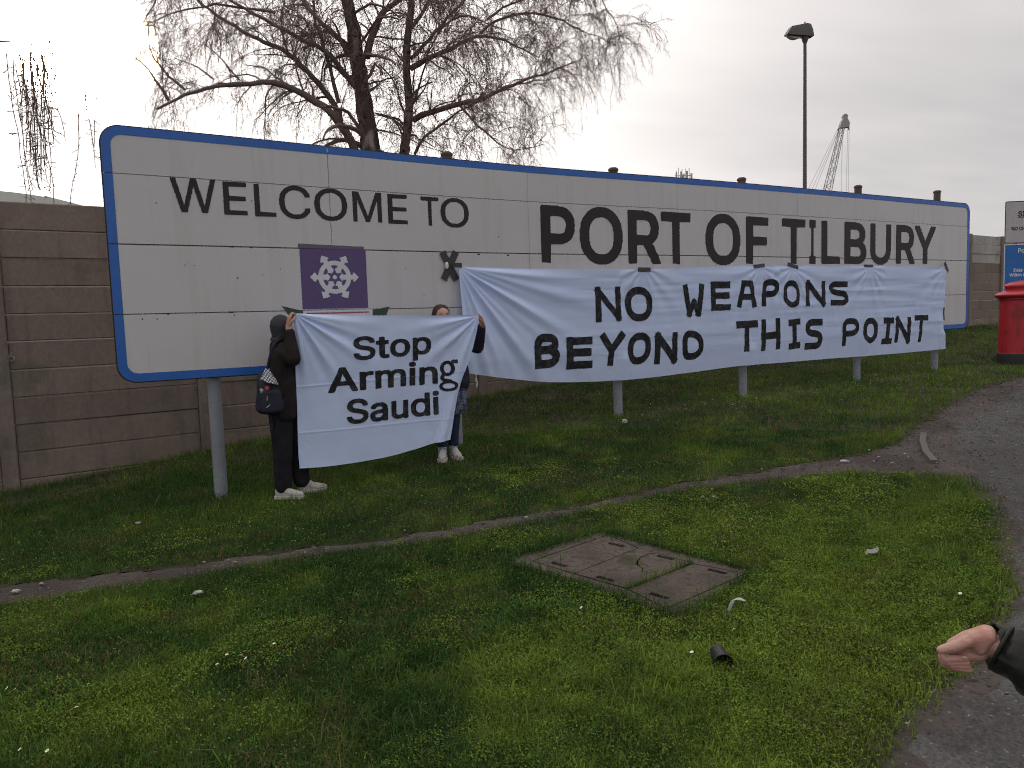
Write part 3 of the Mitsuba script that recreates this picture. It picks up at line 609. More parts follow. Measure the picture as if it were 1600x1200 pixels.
class Wood:
    def __init__(s): s.v, s.f, s.n = [], [], 0
    def add(s, P, R, sides):
        m = tube(P, R, sides, cap=False); s.v.append(m.vertices); s.f.append(m.faces + s.n); s.n += len(m.vertices)
    def mesh(s): return trimesh.Trimesh(np.vstack(s.v), np.vstack(s.f), process=False)


def grow(W_, p, d, length, r0, level, droop, seed_rng, kids):
    n = max(3, int(length / (.10 if level > 1 else .14))); step = length / n
    P = [np.array(p, float)]; d = np.array(d, float); d /= np.linalg.norm(d)
    for i in range(n):
        d = d + seed_rng.normal(0, .16, 3) * (1.2 if level < 2 else .8) + np.array([0, 0, -droop * step * (1.0 + 2.5 * i / n)])
        d /= np.linalg.norm(d); P.append(P[-1] + d * step)
    P = np.array(P); R = np.linspace(r0, max(r0 * .35, .0024), len(P))
    W_.add(P, R, 4 if level == 1 else 3)
    if level == 1:
        m = max(4, int(length / .094))
        for t in seed_rng.uniform(.1, 1, m):
            i = min(int(t * (len(P) - 1)), len(P) - 2); q = P[i] + (P[i + 1] - P[i]) * seed_rng.random()
            side = seed_rng.normal(0, 1, 3); dd = (P[i + 1] - P[i]) / step * .5 + side * .6 + np.array([0, 0, .05])
            grow(W_, q, dd, seed_rng.uniform(.3, 1.0) * kids, .0047, 2, 1.5 * droop + .9, seed_rng, kids)
    elif level == 2:
        for t in np.arange(.1, 1, .11):
            i = min(int(t * (len(P) - 1)), len(P) - 2); q = P[i]; dd = (P[i + 1] - P[i]) / step + seed_rng.normal(0, .8, 3); dd /= np.linalg.norm(dd)
            l = seed_rng.uniform(.05, .19); s = np.array([q, q + dd * l * .6, q + dd * l + np.array([0, 0, -.02])])
            W_.add(s, [.0028, .0026, .0042 if seed_rng.random() < .4 else .0022], 3)


twigs = Wood()
for name, pts, r0, r1, dense, _ in LIMBS:
    pts = np.array(pts, float); n = len(pts)
    s = np.r_[0, np.cumsum(np.linalg.norm(np.diff(pts, axis=0), axis=1))]; ss = np.linspace(0, s[-1], max(6, int(s[-1] / .18)))
    P = np.stack([np.interp(ss, s, pts[:, c_]) for c_ in range(3)], 1)
    k = np.ones(3) / 3
    for _ in range(2): P[1:-1] = (P[:-2] + 2 * P[1:-1] + P[2:]) / 4
    tt = ss / ss[-1]
    P[1:-1, [0, 2]] += tr.normal(0, .012, (len(P) - 2, 2))
    R = .84 * np.interp(tt, [0, 1], [r0, r1]) * (1 + .05 * np.sin(ss * 9))
    put('birch_tree__' + name, tube(P, R, 10 if r0 > .05 else 6), 'mat_bark' if name == 'trunk' else 'mat_branch', smooth=60)
    if dense:
        cnt = int(ss[-1] * dense * (1.12 if pts[:, 0].mean() > -4.6 else .75))
        for t in np.sort(tr.uniform(.12, 1.0, cnt)):
            i = min(int(t * (len(P) - 1)), len(P) - 2); a = (P[i + 1] - P[i]); a /= np.linalg.norm(a)
            sd = tr.normal(0, 1, 3); sd -= a * (sd @ a); sd /= np.linalg.norm(sd) + 1e-9
            grow(twigs, P[i], a * .65 + sd * .9 + np.array([0, 0, .25]), tr.uniform(.5, 1.5) * (1.15 - .4 * t) * (.72 if pts[:, 0].mean() > -.3 else 1), max(.007, R[i] * .32), 1, .45, tr, 1.0)
put('birch_tree__twigs', twigs.mesh(), 'mat_twig'); L('birch_tree__twigs', 'fine drooping bare twigs of the birch', kind='stuff')
L('birch_tree', 'bare birch with two trunks and drooping twigs behind the sign', 'tree')

# second birch beyond the left edge of the frame: one weeping limb hangs into view
tw2 = Wood(); X2 = -13.2
put('weeping_birch__trunk', tube([(X2, 15, -.3), (X2 + .1, 15, 3), (X2 + .35, 14.8, 6), (X2 + .5, 14.6, 9.5)], [.22, .19, .15, .07], 10), 'mat_bark', smooth=60)
limb = np.array([(X2 + .3, 14.9, 5.2), (X2 + 1.6, 14.6, 6.4), (X2 + 3.2, 14.3, 6.85), (X2 + 4.6, 14.1, 6.75), (X2 + 5.3, 14.0, 6.55)])
put('weeping_birch__branch', tube(limb, [.08, .05, .022, .009, .005], 6), 'mat_branch', smooth=60)
for i in range(5):
    z = 6 + i * .7; a = tr.uniform(0, 6.3); put('weeping_birch__branch', tube([(X2 + .3, 14.8, z), (X2 + .3 + math.cos(a), 14.8 + math.sin(a), z + .8), (X2 + .3 + 2.2 * math.cos(a), 14.8 + 2.2 * math.sin(a), z + 1.0)], [.05, .03, .01], 6), 'mat_branch')
def strand(W_, p, length):
    n = int(length / .09); P = [np.array(p, float)]; dx = tr.normal(0, .012, 2)
    for i in range(n):
        dx = dx * .8 + tr.normal(0, .010, 2); P.append(P[-1] + np.array([dx[0] * .6, dx[1] * .6, -.09]))
    W_.add(np.array(P), np.linspace(.0085, .007, len(P)), 4)
    for q in P[2:]:
        for _ in range(tr.integers(0, 3)):
            d = tr.normal(0, 1, 3) * (1, 1, .7) + (0, 0, -.35); d /= np.linalg.norm(d); l = tr.uniform(.04, .15); W_.add([q, q + d * l * .5, q + d * l], [.0065, .006, .011 if tr.random() < .4 else .005], 3)
for x, z0, ln, nn in ((-8.40, 6.45, 2.7, 14), (-8.25, 6.55, 2.3, 9), (-8.50, 6.3, 1.8, 5), (-8.08, 6.6, 1.0, 5), (-7.40, 5.9, 2.0, 3)):
    for _ in range(nn): strand(tw2, (x + tr.normal(0, .07), 14.05 + tr.normal(0, .25), z0 + tr.normal(0, .15)), ln * tr.uniform(.55, 1.05))
put('weeping_birch__twigs', tw2.mesh(), 'mat_twig'); L('weeping_birch__twigs', 'hanging curtain of thin birch twigs', kind='stuff')
L('weeping_birch', 'birch left of the frame with a limb of hanging twigs above the fence', 'tree')

# ------------------------------------------------------------------ inspection cover
def hz(x, y): return height(x, y)
covers = {'slab': [[(.092, 4.798), (.636, 5.241), (.801, 4.943), (.336, 4.538)], [(.336, 4.538), (.801, 4.943), (1.081, 4.629), (.621, 4.268)], [(.621, 4.268), (1.081, 4.629), (1.355, 4.43), (.790, 3.985)]]}
outerp = COVER
def flat(poly, z0, z1, warp=True):
    m = fine(poly, .12, z1 - z0); v = np.array(m.vertices); v[:, 2] += z0 + height(v[:, 0], v[:, 1]); return trimesh.Trimesh(v, m.faces, process=False)
slabs = [Polygon(p).buffer(-.007) for p in covers['slab']]
slots = [(.667, 5.025), (.259, 4.712), (.937, 4.74), (.515, 4.431), (1.194, 4.48), (.781, 4.157)]
sd = np.array([.72, -.69]); sn = np.array([.69, .72])
slotp = [Polygon([np.array(s) + sd * a * .062 + sn * b * .019 for a, b in ((-1, -1), (1, -1), (1, 1), (-1, 1))]) for s in slots]
crack = LineString([(1.03, 4.80), (.98, 4.835), (.906, 4.831), (.85, 4.815), (.783, 4.766), (.752, 4.70), (.74, 4.636), (.762, 4.58), (.752, 4.528)]).buffer(.0055)
frame = outerp.buffer(.0).difference(shapely.union_all([Polygon(p).buffer(.006) for p in covers['slab']]))
put('inspection_cover__frame', flat(wobble(Polygon(outerp.exterior), .012, 8, 3).difference(shapely.union_all([Polygon(p).buffer(.004) for p in covers['slab']])), -.10, .010), 'mat_cover')
for i, s in enumerate(slabs):
    g = s
    for q in slotp: g = g.difference(q)
    if i == 1: g = g.difference(crack)
    k = put('inspection_cover__slab', flat(max(polys(g), key=lambda p: p.area), -.085, .010 + .003 * (i == 1)), 'mat_cover')
    if i == 1: labels[k] = {'label': 'middle concrete slab with a crooked crack'}
L('inspection_cover', 'square concrete inspection cover of three slabs with lifting slots set in the grass', 'inspection cover')

# ------------------------------------------------------------------ banners
def cloth_grid(nu, nt, lo, hi, left, right, off):
    s, t = np.meshgrid(np.linspace(0, 1, nu), np.linspace(0, 1, nt), indexing='ij')
    uu = left(t) + (right(t) - left(t)) * s; zz = lo(uu) + (hi(uu) - lo(uu)) * t
    P = SP0(uu, off(uu, zz), zz).reshape(-1, 3)
    i, j = np.meshgrid(np.arange(nu - 1), np.arange(nt - 1), indexing='ij')
    return P, np.stack([i * nt + j, (i + 1) * nt + j, (i + 1) * nt + j + 1, i * nt + j + 1], -1).reshape(-1, 4)


def SP0(u, o, z): u, o, z = np.broadcast_arrays(u, o, z); return S0 * (1, 1, 0) + u[..., None] * SD + o[..., None] * SN + z[..., None] * UZ


def print_on(g, off, size=.02):
    v, f = cells(g, size); u, z = v.T
    return trimesh.Trimesh(SP0(u, off(u, z) - .0035, z), f, process=False)


B_TOP = ([3.33, 3.6, 4.3, 5.88, 7.07, 8.1, 8.34, 8.9, 9.6, 10.65, 11.7, 12.91], [1.022, 1.018, 1.003, 1.004, 1.036, 1.076, 1.082, 1.076, 1.066, 1.082, 1.074, 1.080])
B_BOT = ([3.33, 3.55, 4.0, 4.52, 5.2, 5.9, 6.8, 7.85, 8.8, 9.64, 11, 12.2, 13.0], [-.12, -.165, -.245, -.319, -.362, -.378, -.358, -.327, -.334, -.337, -.350, -.352, -.346])
from scipy.interpolate import PchipInterpolator
btop, bbot = (PchipInterpolator(*q, extrapolate=True) for q in (B_TOP, B_BOT))
Z0 = 1.135


def big_off(u, z):
    v = z - Z0; du, dv = u - 3.34, 1.02 - v
    r = np.hypot(du, dv); th = np.arctan2(dv, np.maximum(du, 1e-3))
    fade = np.exp(-((r - .7) / 1.1) ** 2) * np.clip(r / .3, 0, 1)
    rad = fade * (.014 * np.sin(th * 19 + .5 + .5 * np.sin(r * 2)) + .009 * np.sin(th * 31 + 2 * r) + .006 * np.sin(th * 47))
    n3 = lambda a, b, s: meshkit.fbm(np.stack([u * a, v * b, 0 * u], -1), 3, seed=s) - .5
    hor = .030 * n3(.55, 10, 21) * np.clip((u - 4.2) / 1.0, 0, 1) * np.exp(-((v - .66) / .38) ** 2)
    hor2 = .014 * n3(1.1, 13, 26) * np.clip((u - 4.0) / 1.0, 0, 1) * np.exp(-((v - .10) / .25) ** 2)
    vert = .022 * n3(9, .9, 23) * np.exp(-((v - .38) / .16) ** 2) * np.clip((u - 5) / 1.0, 0, 1)
    lower = .014 * n3(2.2, 1.2, 24) * np.clip((.25 - v) / .4, 0, 1)
    diag = 0
    for cu, dirn in ((8.15, -1), (8.85, 1), (10.7, -1), (12.85, -1), (5.98, 1)):
        a = (u - cu) * dirn; b = 1.05 - v; th2 = np.arctan2(b, np.abs(a) + 1e-3); rr = np.hypot(a, b)
        diag = diag + np.exp(-((rr - .35) / .55) ** 2) * np.clip(rr / .2, 0, 1) * .006 * np.sin(th2 * 15 + cu) * (a > -.4)
    creases = .004 * (np.abs(np.sin(v * 4.2 + .8)) ** 18)
    post = 0
    for pu in (5.66, 7.97, 10.64, 12.88): post = post - .030 * np.exp(-((u - pu) / .10) ** 2) * np.clip(-v / .1, 0, 1)
    belly = .055 * np.clip(-v / .38, 0, 1) ** 1.3
    return -.050 + rad + hor + hor2 + vert + lower + diag - creases + belly + post - .018 * np.clip((13.1 - u) / .4, 0, 1)


bl = PchipInterpolator([0, .1, .5, 1], [3.43, 3.40, 3.365, 3.348]); br = PchipInterpolator([0, .12, .35, .6, 1], [13.02, 12.91, 12.84, 12.86, 12.90])
P, Fq = cloth_grid(760, 130, lambda u: Z0 + bbot(u), lambda u: Z0 + btop(u), bl, br, big_off)
put('protest_banner', (P, Fq), 'mat_cloth', smooth=True)
L('protest_banner', 'long white cloth banner reading NO WEAPONS BEYOND THIS POINT taped across the sign', 'banner')

# hand-painted block letters: strokes on a unit cell
STROKES = {'N': [[(0, 0), (0, 1)], [(0, 1), (1, 0)], [(1, 0), (1, 1)]], 'W': [[(0, 1), (.22, 0)], [(.22, 0), (.5, .42)], [(.5, .42), (.78, 0)], [(.78, 0), (1, 1)]], 'E': [[(0, 0), (0, 1)], [(0, 1), (1, 1)], [(0, .52), (.92, .52)], [(0, 0), (1, 0)]],
           'A': [[(0, 0), (.24, 1), (.76, 1), (1, 0)], [(.12, .36), (.88, .36)]], 'P': [[(0, 0), (0, 1), (.78, 1), (1, .82), (1, .60), (.78, .42), (0, .42)]], 'B': [[(0, 0), (0, 1), (.72, 1), (.92, .88), (.92, .65), (.72, .53), (0, .53)], [(.72, .53), (1, .38), (1, .14), (.76, 0), (0, 0)]],
           'S': [[(1, 1), (.6, 1), (.22, 1), (0, .86), (0, .66), (.2, .55), (.8, .5), (1, .36), (1, .14), (.78, 0), (.4, 0), (0, 0)]], 'O': [[(.28, 0), (0, .24), (0, .76), (.28, 1), (.72, 1), (1, .76), (1, .24), (.72, 0), (.28, 0)]],
           'Y': [[(0, 1), (.46, .45), (1, 1)], [(.46, .45), (.46, 0)]], 'D': [[(0, 0), (0, 1), (.62, 1), (1, .74), (1, .26), (.62, 0), (0, 0)]], 'T': [[(0, 1), (1, 1)], [(.5, 1), (.5, 0)]], 'H': [[(0, 0), (0, 1)], [(1, 0), (1, 1)], [(0, .46), (1, .46)]],
           'I': [[(.08, 1), (.92, 1)], [(.5, 1), (.5, 0)], [(.08, 0), (.92, 0)]]}
BL = [('N', 5.201, 5.601, .361, .791), ('O', 5.670, 6.097, .362, .788), ('W', 6.654, 7.029, .384, .814), ('E', 7.158, 7.537, .453, .846), ('A', 7.670, 8.046, .489, .866), ('P', 8.165, 8.532, .497, .873), ('O', 8.643, 9.041, .463, .864), ('N', 9.129, 9.599, .477, .862), ('S', 9.708, 10.161, .475, .846),
      ('B', 4.297, 4.659, -.148, .255), ('E', 4.752, 5.144, -.186, .199), ('Y', 5.244, 5.597, -.184, .227), ('O', 5.680, 6.062, -.196, .209), ('N', 6.150, 6.552, -.208, .199), ('D', 6.621, 7.008, -.180, .215),
      ('T', 7.639, 8.068, -.136, .297), ('H', 8.162, 8.586, -.141, .314), ('I', 8.740, 9.027, -.152, .290), ('S', 9.130, 9.528, -.165, .286), ('P', 10.016, 10.438, -.159, .270), ('O', 10.537, 10.926, -.142, .266), ('I', 11.030, 11.321, -.179, .254), ('N', 11.401, 11.839, -.172, .262), ('T', 11.932, 12.331, -.185, .274)]
def smooth_line(p):
    """corner-cut twice, ends kept"""
    p = [np.array(a) for a in p]; closed = np.allclose(p[0], p[-1])
    for _ in range(2):
        q = [] if closed else [p[0]]
        for a, b in zip(p[:-1], p[1:]): q += [a * .78 + b * .22, a * .22 + b * .78]
        p = q + ([q[0]] if closed else [p[-1]])
    return p


lr = np.random.default_rng(31)
for ch, u0, u1, v0, v1 in BL:
    w = .096 * (.92 if v0 > .3 else 1.0); a = w / 2; g = []
    j = lr.normal(0, .012, 4)
    for s in STROKES[ch]:
        pts = [(u0 + a + (u1 - u0 - w) * x + j[0] * y + j[1] * x, v0 + a + (v1 - v0 - w) * y + j[2] * x) for x, y in s]
        if len(pts) > 4: pts = smooth_line(pts)
        g.append(LineString(pts).buffer(a * lr.uniform(.92, 1.06), cap_style=3 if len(s) == 2 else 3, join_style=1 if ch in 'OSPBD' else 2, mitre_limit=2))
    g = wobble(Polygon(shapely.union_all(g).exterior, [h.coords for h in shapely.union_all(g).interiors]).simplify(.002), .006, 9, 40) if not shapely.union_all(g).interiors else shapely.union_all(g)
    put('protest_banner__letter', print_on(affinity.translate(g, 0, Z0), big_off), 'mat_paint', smooth=True)


# tape strips
def tape(u, v, ang, ln, wd, label, off=-.078):
    g = affinity.translate(affinity.rotate(sbox(-ln / 2, -wd / 2, ln / 2, wd / 2), ang, origin=(0, 0)), u, v)
    m = fine(g, .05, .0015); uu, zz, q = m.vertices.T
    o = np.minimum(big_off(uu, zz + Z0) - .004, -.012) if off is None else off
    mm = trimesh.Trimesh(SP0(uu, o - q, zz + Z0), m.faces, process=False)
    k = put('tape_strip', mm, 'mat_tape'); L(k, label, 'tape', 'strips of black tape holding the long banner')


tape(3.268, 1.035, 62, .34, .078, 'black tape strip leaning right in the cross at banner left corner', -.016)
tape(3.262, 1.030, 118, .34, .078, 'black tape strip leaning left in the cross at banner left corner', -.0185)
tape(3.33, 1.035, 0, .10, .05, 'short black tape strip between the tape cross and the banner corner', -.08)
tape(5.985, 1.0, 0, .21, .055, 'black tape strip on the banner edge below letter R of PORT', None)
tape(8.12, 1.062, 6, .23, .05, 'black tape strip on the banner edge below letter F', None)
tape(8.84, 1.068, -12, .24, .05, 'tilted black tape strip on the banner edge below first letter of TILBURY', None)
tape(10.66, 1.080, 0, .235, .04, 'thin black tape strip on the banner edge below letters B and U', None)
tape(12.90, 1.075, -52, .20, .07, 'tilted black tape strip on the top right corner of the long banner', None)
tape(12.845, .27, 88, .22, .04, 'upright black tape strip on the right edge of the long banner', None)
pm = trimesh.creation.icosphere(2); pm.apply_scale((.022, .038, .016)); v = pm.vertices * (1 + .35 * (meshkit.noise(pm.vertices * 90)[:, None] - .5)); pm = trimesh.Trimesh(SP0(v[:, 0] + 3.222, -.03 - v[:, 2], v[:, 1] + Z0 + 1.035), pm.faces, process=False)
put('crumpled_tissue', pm, 'mat_paper', smooth=True); L('crumpled_tissue', 'small white crumpled tag stuck beside the tape cross on the sign', 'paper')

# the small banner held by two people
S_TOP = ([1.38, 1.7, 2.24, 2.8, 3.28], [1.692, 1.672, 1.650, 1.636, 1.626]); S_BOT = ([1.375, 1.6, 1.787, 2.171, 2.51, 2.745, 2.92, 3.3], [.282, .272, .271, .277, .315, .362, .376, .38])
stop_, sbot = PchipInterpolator(*S_TOP, extrapolate=True), PchipInterpolator(*S_BOT, extrapolate=True)


def small_off(u, z):
    n3 = lambda a, b, s: meshkit.fbm(np.stack([u * a, z * b, 0 * u], -1), 3, seed=s) - .5
    out = 0
    for cu, cz, k, ph in ((1.385, 1.69, 17, .4), (3.27, 1.62, 15, 1.2)):
        du, dz = np.abs(u - cu), cz - z; r = np.hypot(du, dz); th = np.arctan2(dz, du + 1e-3)
        out = out + np.exp(-((r - .3) / .45) ** 2) * np.clip(r / .15, 0, 1) * (.013 * np.sin(th * k + ph) + .007 * np.sin(th * k * 1.7 + ph))
    drape = .022 * np.sin(u * 5.0 + 1.5 * (1.6 - z) + .4) * np.clip((1.5 - z) / 1.2, 0, 1) + .030 * n3(2.2, 1.6, 51) + .010 * n3(6, 5, 52)
    fold_ = -.035 * np.exp(-((u - 2.80 - .33 * (z - .35)) / .045) ** 2) * np.clip((1.35 - z) / .5, 0, 1)
    crease = -.005 * np.exp(-((z - 1.0 - .02 * u) / .008) ** 2) - .004 * np.exp(-((z - .62 + .01 * u) / .008) ** 2)
    return -.60 + .10 * (u - 1.38) / 1.9 * np.clip((1.7 - z), 0, 1) * 0 + out + drape + fold_ + crease + .05 * np.clip((1.6 - z) / 1.3, 0, 1)


sl = PchipInterpolator([0, .1, .5, .9, 1], [1.375, 1.372, 1.382, 1.384, 1.388]); sr = PchipInterpolator([0, .08, .25, .42, .65, 1], [2.905, 2.93, 2.975, 3.03, 3.16, 3.275])
P, Fq = cloth_grid(300, 220, sbot, stop_, sl, sr, small_off)
put('hand_held_banner', (P, Fq), 'mat_cloth', smooth=True)
L('hand_held_banner', 'white cloth banner reading Stop Arming Saudi held up by two people', 'banner')
hem = [SP0(np.array([u]), small_off(np.array([u]), np.array([z])) - .002, np.array([z]))[0] for u, z in [(float(sl(t)), float(sbot(1.4) + (stop_(1.4) - sbot(1.4)) * t)) for t in np.linspace(0, 1, 40)]]
put('hand_held_banner__hem', tube(hem, .0045, 6), 'mat_cloth', smooth=True)


def shear_text(word, x0, x1, base0, base1, cap, grow):
    g = glyph(word, grow, True); a, b, c, d = g.bounds; k = (x1 - x0) / (c - a)
    sl_ = (base1 - base0) / (x1 - x0)
    return affinity.affine_transform(g, [k, 0, sl_ * k, cap, x0 - a * k, base0 - sl_ * a * k])


ear = LineString([(2.945, 1.150), (2.968, 1.170), (3.012, 1.168)]).buffer(.019, cap_style=2)
def loop(cx, cz, rx, rz, w): return affinity.translate(affinity.scale(Point(0, 0).buffer(1, quad_segs=20), rx, rz), cx, cz).difference(affinity.translate(affinity.scale(Point(0, 0).buffer(1, quad_segs=20), rx - w, rz - w * .78), cx, cz))
gee = shapely.union_all([loop(2.902, 1.103, .078, .077, .040), loop(2.905, .926, .098, .055, .036), LineString([(2.860, 1.045), (2.838, 1.012), (2.862, .985), (2.93, .972)]).buffer(.018), ear])
put('hand_held_banner__lettering', print_on(gee, small_off), 'mat_paint', smooth=True)
for w_, x0, x1, b0, b1, cap in (('Stop', 1.915, 2.735, 1.245, 1.272, .205), ('Armin', 1.662, 2.795, .963, .955, .212), ('Saudi', 1.825, 2.80, .652, .655, .218)):
    if w_ == 'Armin': b0, b1 = .962, .968
    put('hand_held_banner__lettering', print_on(shear_text(w_, x0, x1, b0, b1, cap, .008), small_off), 'mat_paint', smooth=True)

# ------------------------------------------------------------------ people
def ball(p, r, seg=16): return m3.Manifold.sphere(float(r), seg).translate([float(a) for a in p])


def bone(p, r, q, s, seg=16): return m3.Manifold.batch_hull([ball(p, r, seg), ball(q, s, seg)])


def chain(pts, seg=16): return [bone(a[0], a[1], b[0], b[1], seg) for a, b in zip(pts[:-1], pts[1:])]


def fuse(parts, edge=.02, iters=8, wrinkle=0.0, freq=14, seed=1):
    m = m3.Manifold.batch_boolean(parts, m3.OpType.Add)
    m = m.refine_to_length(edge).to_mesh()
    t = trimesh.Trimesh(m.vert_properties[:, :3], m.tri_verts, process=True); v0 = np.array(t.vertices)
    trimesh.smoothing.filter_taubin(t, lamb=.5, nu=.52, iterations=iters)
    bad = np.linalg.norm(np.array(t.vertices) - v0, axis=1) > 2.5 * edge; t.vertices[bad] = v0[bad]
    if wrinkle:
        v = np.array(t.vertices); d = meshkit.fbm(v * (freq, freq, freq * .55), 3, seed=seed) - .5
        t = trimesh.Trimesh(v + t.vertex_normals * (2 * wrinkle * d)[:, None], t.faces, process=False)
    return t


def hull_of(*balls): return m3.Manifold.batch_hull([ball(p, r) for p, r in balls])


def frame3(f):
    f = np.asarray(f, float); f /= np.linalg.norm(f); r = np.cross(f, UZ); r /= np.linalg.norm(r); return f, r, np.cross(r, f)


def head_parts(c, f, s=1.0):
    """skull, jaw, nose, brows and ears around the head centre c, looking along f"""
    f, r, u = frame3(f); q = lambda a, b, d: np.asarray(c) + s * (a * f + b * r + d * u)
    return [hull_of((q(-.020, 0, .035), .083 * s), (q(.020, 0, .030), .074 * s), (q(.030, 0, -.030), .060 * s), (q(.052, 0, -.082), .030 * s), (q(.01, .035, -.06), .032 * s), (q(.01, -.035, -.06), .032 * s)),
            hull_of((q(.088, 0, .012), .008 * s), (q(.108, 0, -.022), .011 * s), (q(.088, .012, -.026), .008 * s), (q(.088, -.012, -.026), .008 * s)),
            hull_of((q(.080, .036, .026), .010 * s), (q(.086, .012, .022), .010 * s)), hull_of((q(.080, -.036, .026), .010 * s), (q(.086, -.012, .022), .010 * s)),
            hull_of((q(-.01, .078, .012), .014 * s), (q(-.012, .076, -.022), .010 * s)), hull_of((q(-.01, -.078, .012), .014 * s), (q(-.012, -.076, -.022), .010 * s))], q


def face(key, q, s=1.0):
    for b in (-1, 1):
        e = trimesh.creation.icosphere(2, .0125 * s); e.apply_translation(q(.071, .031 * b, .004)); put(key + '__eye', e, 'mat_eye_white', smooth=True)
        e = trimesh.creation.icosphere(2, .0065 * s); e.apply_translation(q(.0805, .031 * b, .003)); put(key + '__iris', e, 'mat_eye_dark', smooth=True)
        put(key + '__eyebrow', tube([q(.088, .016 * b, .030), q(.090, .032 * b, .037), q(.080, .048 * b, .031)], [.004, .0045, .0025], 6), 'mat_hair_dark', smooth=True)
    put(key + '__lips', tube([q(.080, -.022, -.055), q(.091, 0, -.052), q(.080, .022, -.055)], [.004, .007, .004], 8), 'mat_lip', smooth=True)


def hand_grip(w, along, palm, thumbside, s=1.0, curl=1.0):
    """wrist w, fingers start along 'along', curl towards 'palm'; thumb on 'thumbside'"""
    a, p, t = (np.asarray(v, float) / np.linalg.norm(v) for v in (along, palm, thumbside)); q = lambda x, y, z: np.asarray(w) + s * (x * a + y * p + z * t)
    parts = [hull_of((q(0, 0, .018), .019 * s), (q(0, 0, -.016), .019 * s), (q(.075, -.004, .032), .013 * s), (q(.072, -.004, -.030), .012 * s))]
    for i, (z, l) in enumerate(((.031, 1.0), (.010, 1.08), (-.011, 1.0), (-.031, .80))):
        k = q(.078 - .004 * abs(i - 1), -.002, z)
        j1 = q(.078 + .034 * l, .016 * curl, z * 1.02); j2 = q(.078 + .034 * l - .010, .040 * curl * l, z); j3 = q(.078 + .010, .045 * curl * l, z * .95)
        parts += chain([(k, .0105 * s), (j1, .0096 * s), (j2, .0088 * s), (j3, .0078 * s)], 10)
    parts += chain([(q(.015, .006, .028), .016 * s), (q(.045, .022, .045), .013 * s), (q(.075, .036, .040), .0105 * s), (q(.095, .044, .026), .009 * s)], 10)
    return parts


def shoe(key, heel, toe, z, s=1.0):
    h, t = np.array([*heel, 0.]), np.array([*toe, 0.]); a = (t - h) / np.linalg.norm(t - h); b = np.cross(UZ, a); Ls = .27 * s
    q = lambda x, y, k: h + a * x * Ls + b * y + UZ * (z + k)
    up = m3.Manifold.batch_hull([ball(q(.12, .0, .045), .036), ball(q(.14, 0, .085), .036), ball(q(.42, 0, .070), .036)]) + m3.Manifold.batch_hull([ball(q(.40, 0, .060), .038), ball(q(.68, .006, .040), .036), ball(q(.72, -.012, .038), .034), ball(q(.90, .0, .034), .026)]) + m3.Manifold.batch_hull([ball(q(.13, 0, .036), .034), ball(q(.70, 0, .034), .038)])
    m = fuse([up], .012, 6); k = put(key + '__shoe', m, 'mat_shoe', smooth=True)
    o = Polygon([(.0, -.022), (.03, -.034), (.35, -.036), (.62, -.046), (.82, -.042), (.97, -.022), (1.0, 0), (.97, .022), (.82, .042), (.62, .046), (.35, .036), (.03, .034), (0, .022)]).buffer(.004)
    o = affinity.scale(o, Ls, 1, origin=(0, 0)); so = extrude(o.buffer(.004), .028); v = so.vertices
    put(k + '__sole', trimesh.Trimesh(h + v[:, :1] * a + v[:, 1:2] * b + UZ * (z + v[:, 2:] - .004), so.faces, process=False), 'mat_shoe_sole', smooth=30)
    for x in (.36, .43, .50, .57):
        put(k + '__lace', tube([q(x, -.026, .088 - (x - .36) * .13), q(x, 0, .108 - (x - .36) * .16), q(x, .026, .088 - (x - .36) * .13)], .0035, 5), 'mat_shoe_stripe')


def pp(u, o, z): return SP(u, o, z)


# --- the person at the left end of the banner, seen from behind the raised arm
K = 'person'
gl = float(height(*SP(1.25, -.44, 0)[:2])); gr = float(height(*SP(1.45, -.40, 0)[:2]))
hd, hq = head_parts(pp(1.315, -.42, 1.560), SD * .8 + SN * .45 - UZ * .25, .98)
wristL = pp(1.335, -.585, 1.585)
handL = hand_grip(wristL, UZ * 1.0 + SD * .18, SD * 1.0 + SN * .15, -SN, .98)
neck = bone(pp(1.29, -.42, 1.38), .062, pp(1.305, -.42, 1.50), .055)
armL = chain([(pp(1.27, -.53, 1.36), .058), (pp(1.335, -.66, 1.28), .045), (wristL, .028)])
armR = chain([(pp(1.33, -.28, 1.36), .056), (pp(1.50, -.22, 1.18), .044), (pp(1.62, -.48, 1.30), .028)])
handR = hand_grip(pp(1.62, -.49, 1.31), UZ * .7 + SD * .3, -SN, -SD, .95)
legs = chain([(pp(1.25, -.47, .86), .090), (pp(1.25, -.46, .46), .062), (pp(1.245, -.44, .09), .042)]) + chain([(pp(1.37, -.38, .86), .090), (pp(1.40, -.38, .46), .062), (pp(1.43, -.40, .11), .042)])
trunk_ = [hull_of((pp(1.29, -.46, .92), .11), (pp(1.33, -.38, .92), .11), (pp(1.28, -.50, 1.30), .085), (pp(1.32, -.33, 1.30), .085), (pp(1.30, -.42, 1.36), .08))]
put(K, fuse(hd + handL + handR + [neck] + armL + armR + legs + trunk_, .011, 3), 'mat_skin', smooth=True)
face(K, hq, .98)
coat = [hull_of((pp(1.285, -.42, 1.40), .085), (pp(1.25, -.55, 1.33), .080), (pp(1.34, -.29, 1.33), .080), (pp(1.25, -.50, 1.05), .11), (pp(1.38, -.36, 1.05), .12)),
        hull_of((pp(1.27, -.50, 1.08), .115), (pp(1.38, -.36, 1.08), .12), (pp(1.275, -.50, .80), .105), (pp(1.39, -.37, .80), .11)),
        hull_of((pp(1.29, -.42, 1.42), .075), (pp(1.30, -.42, 1.46), .066))]
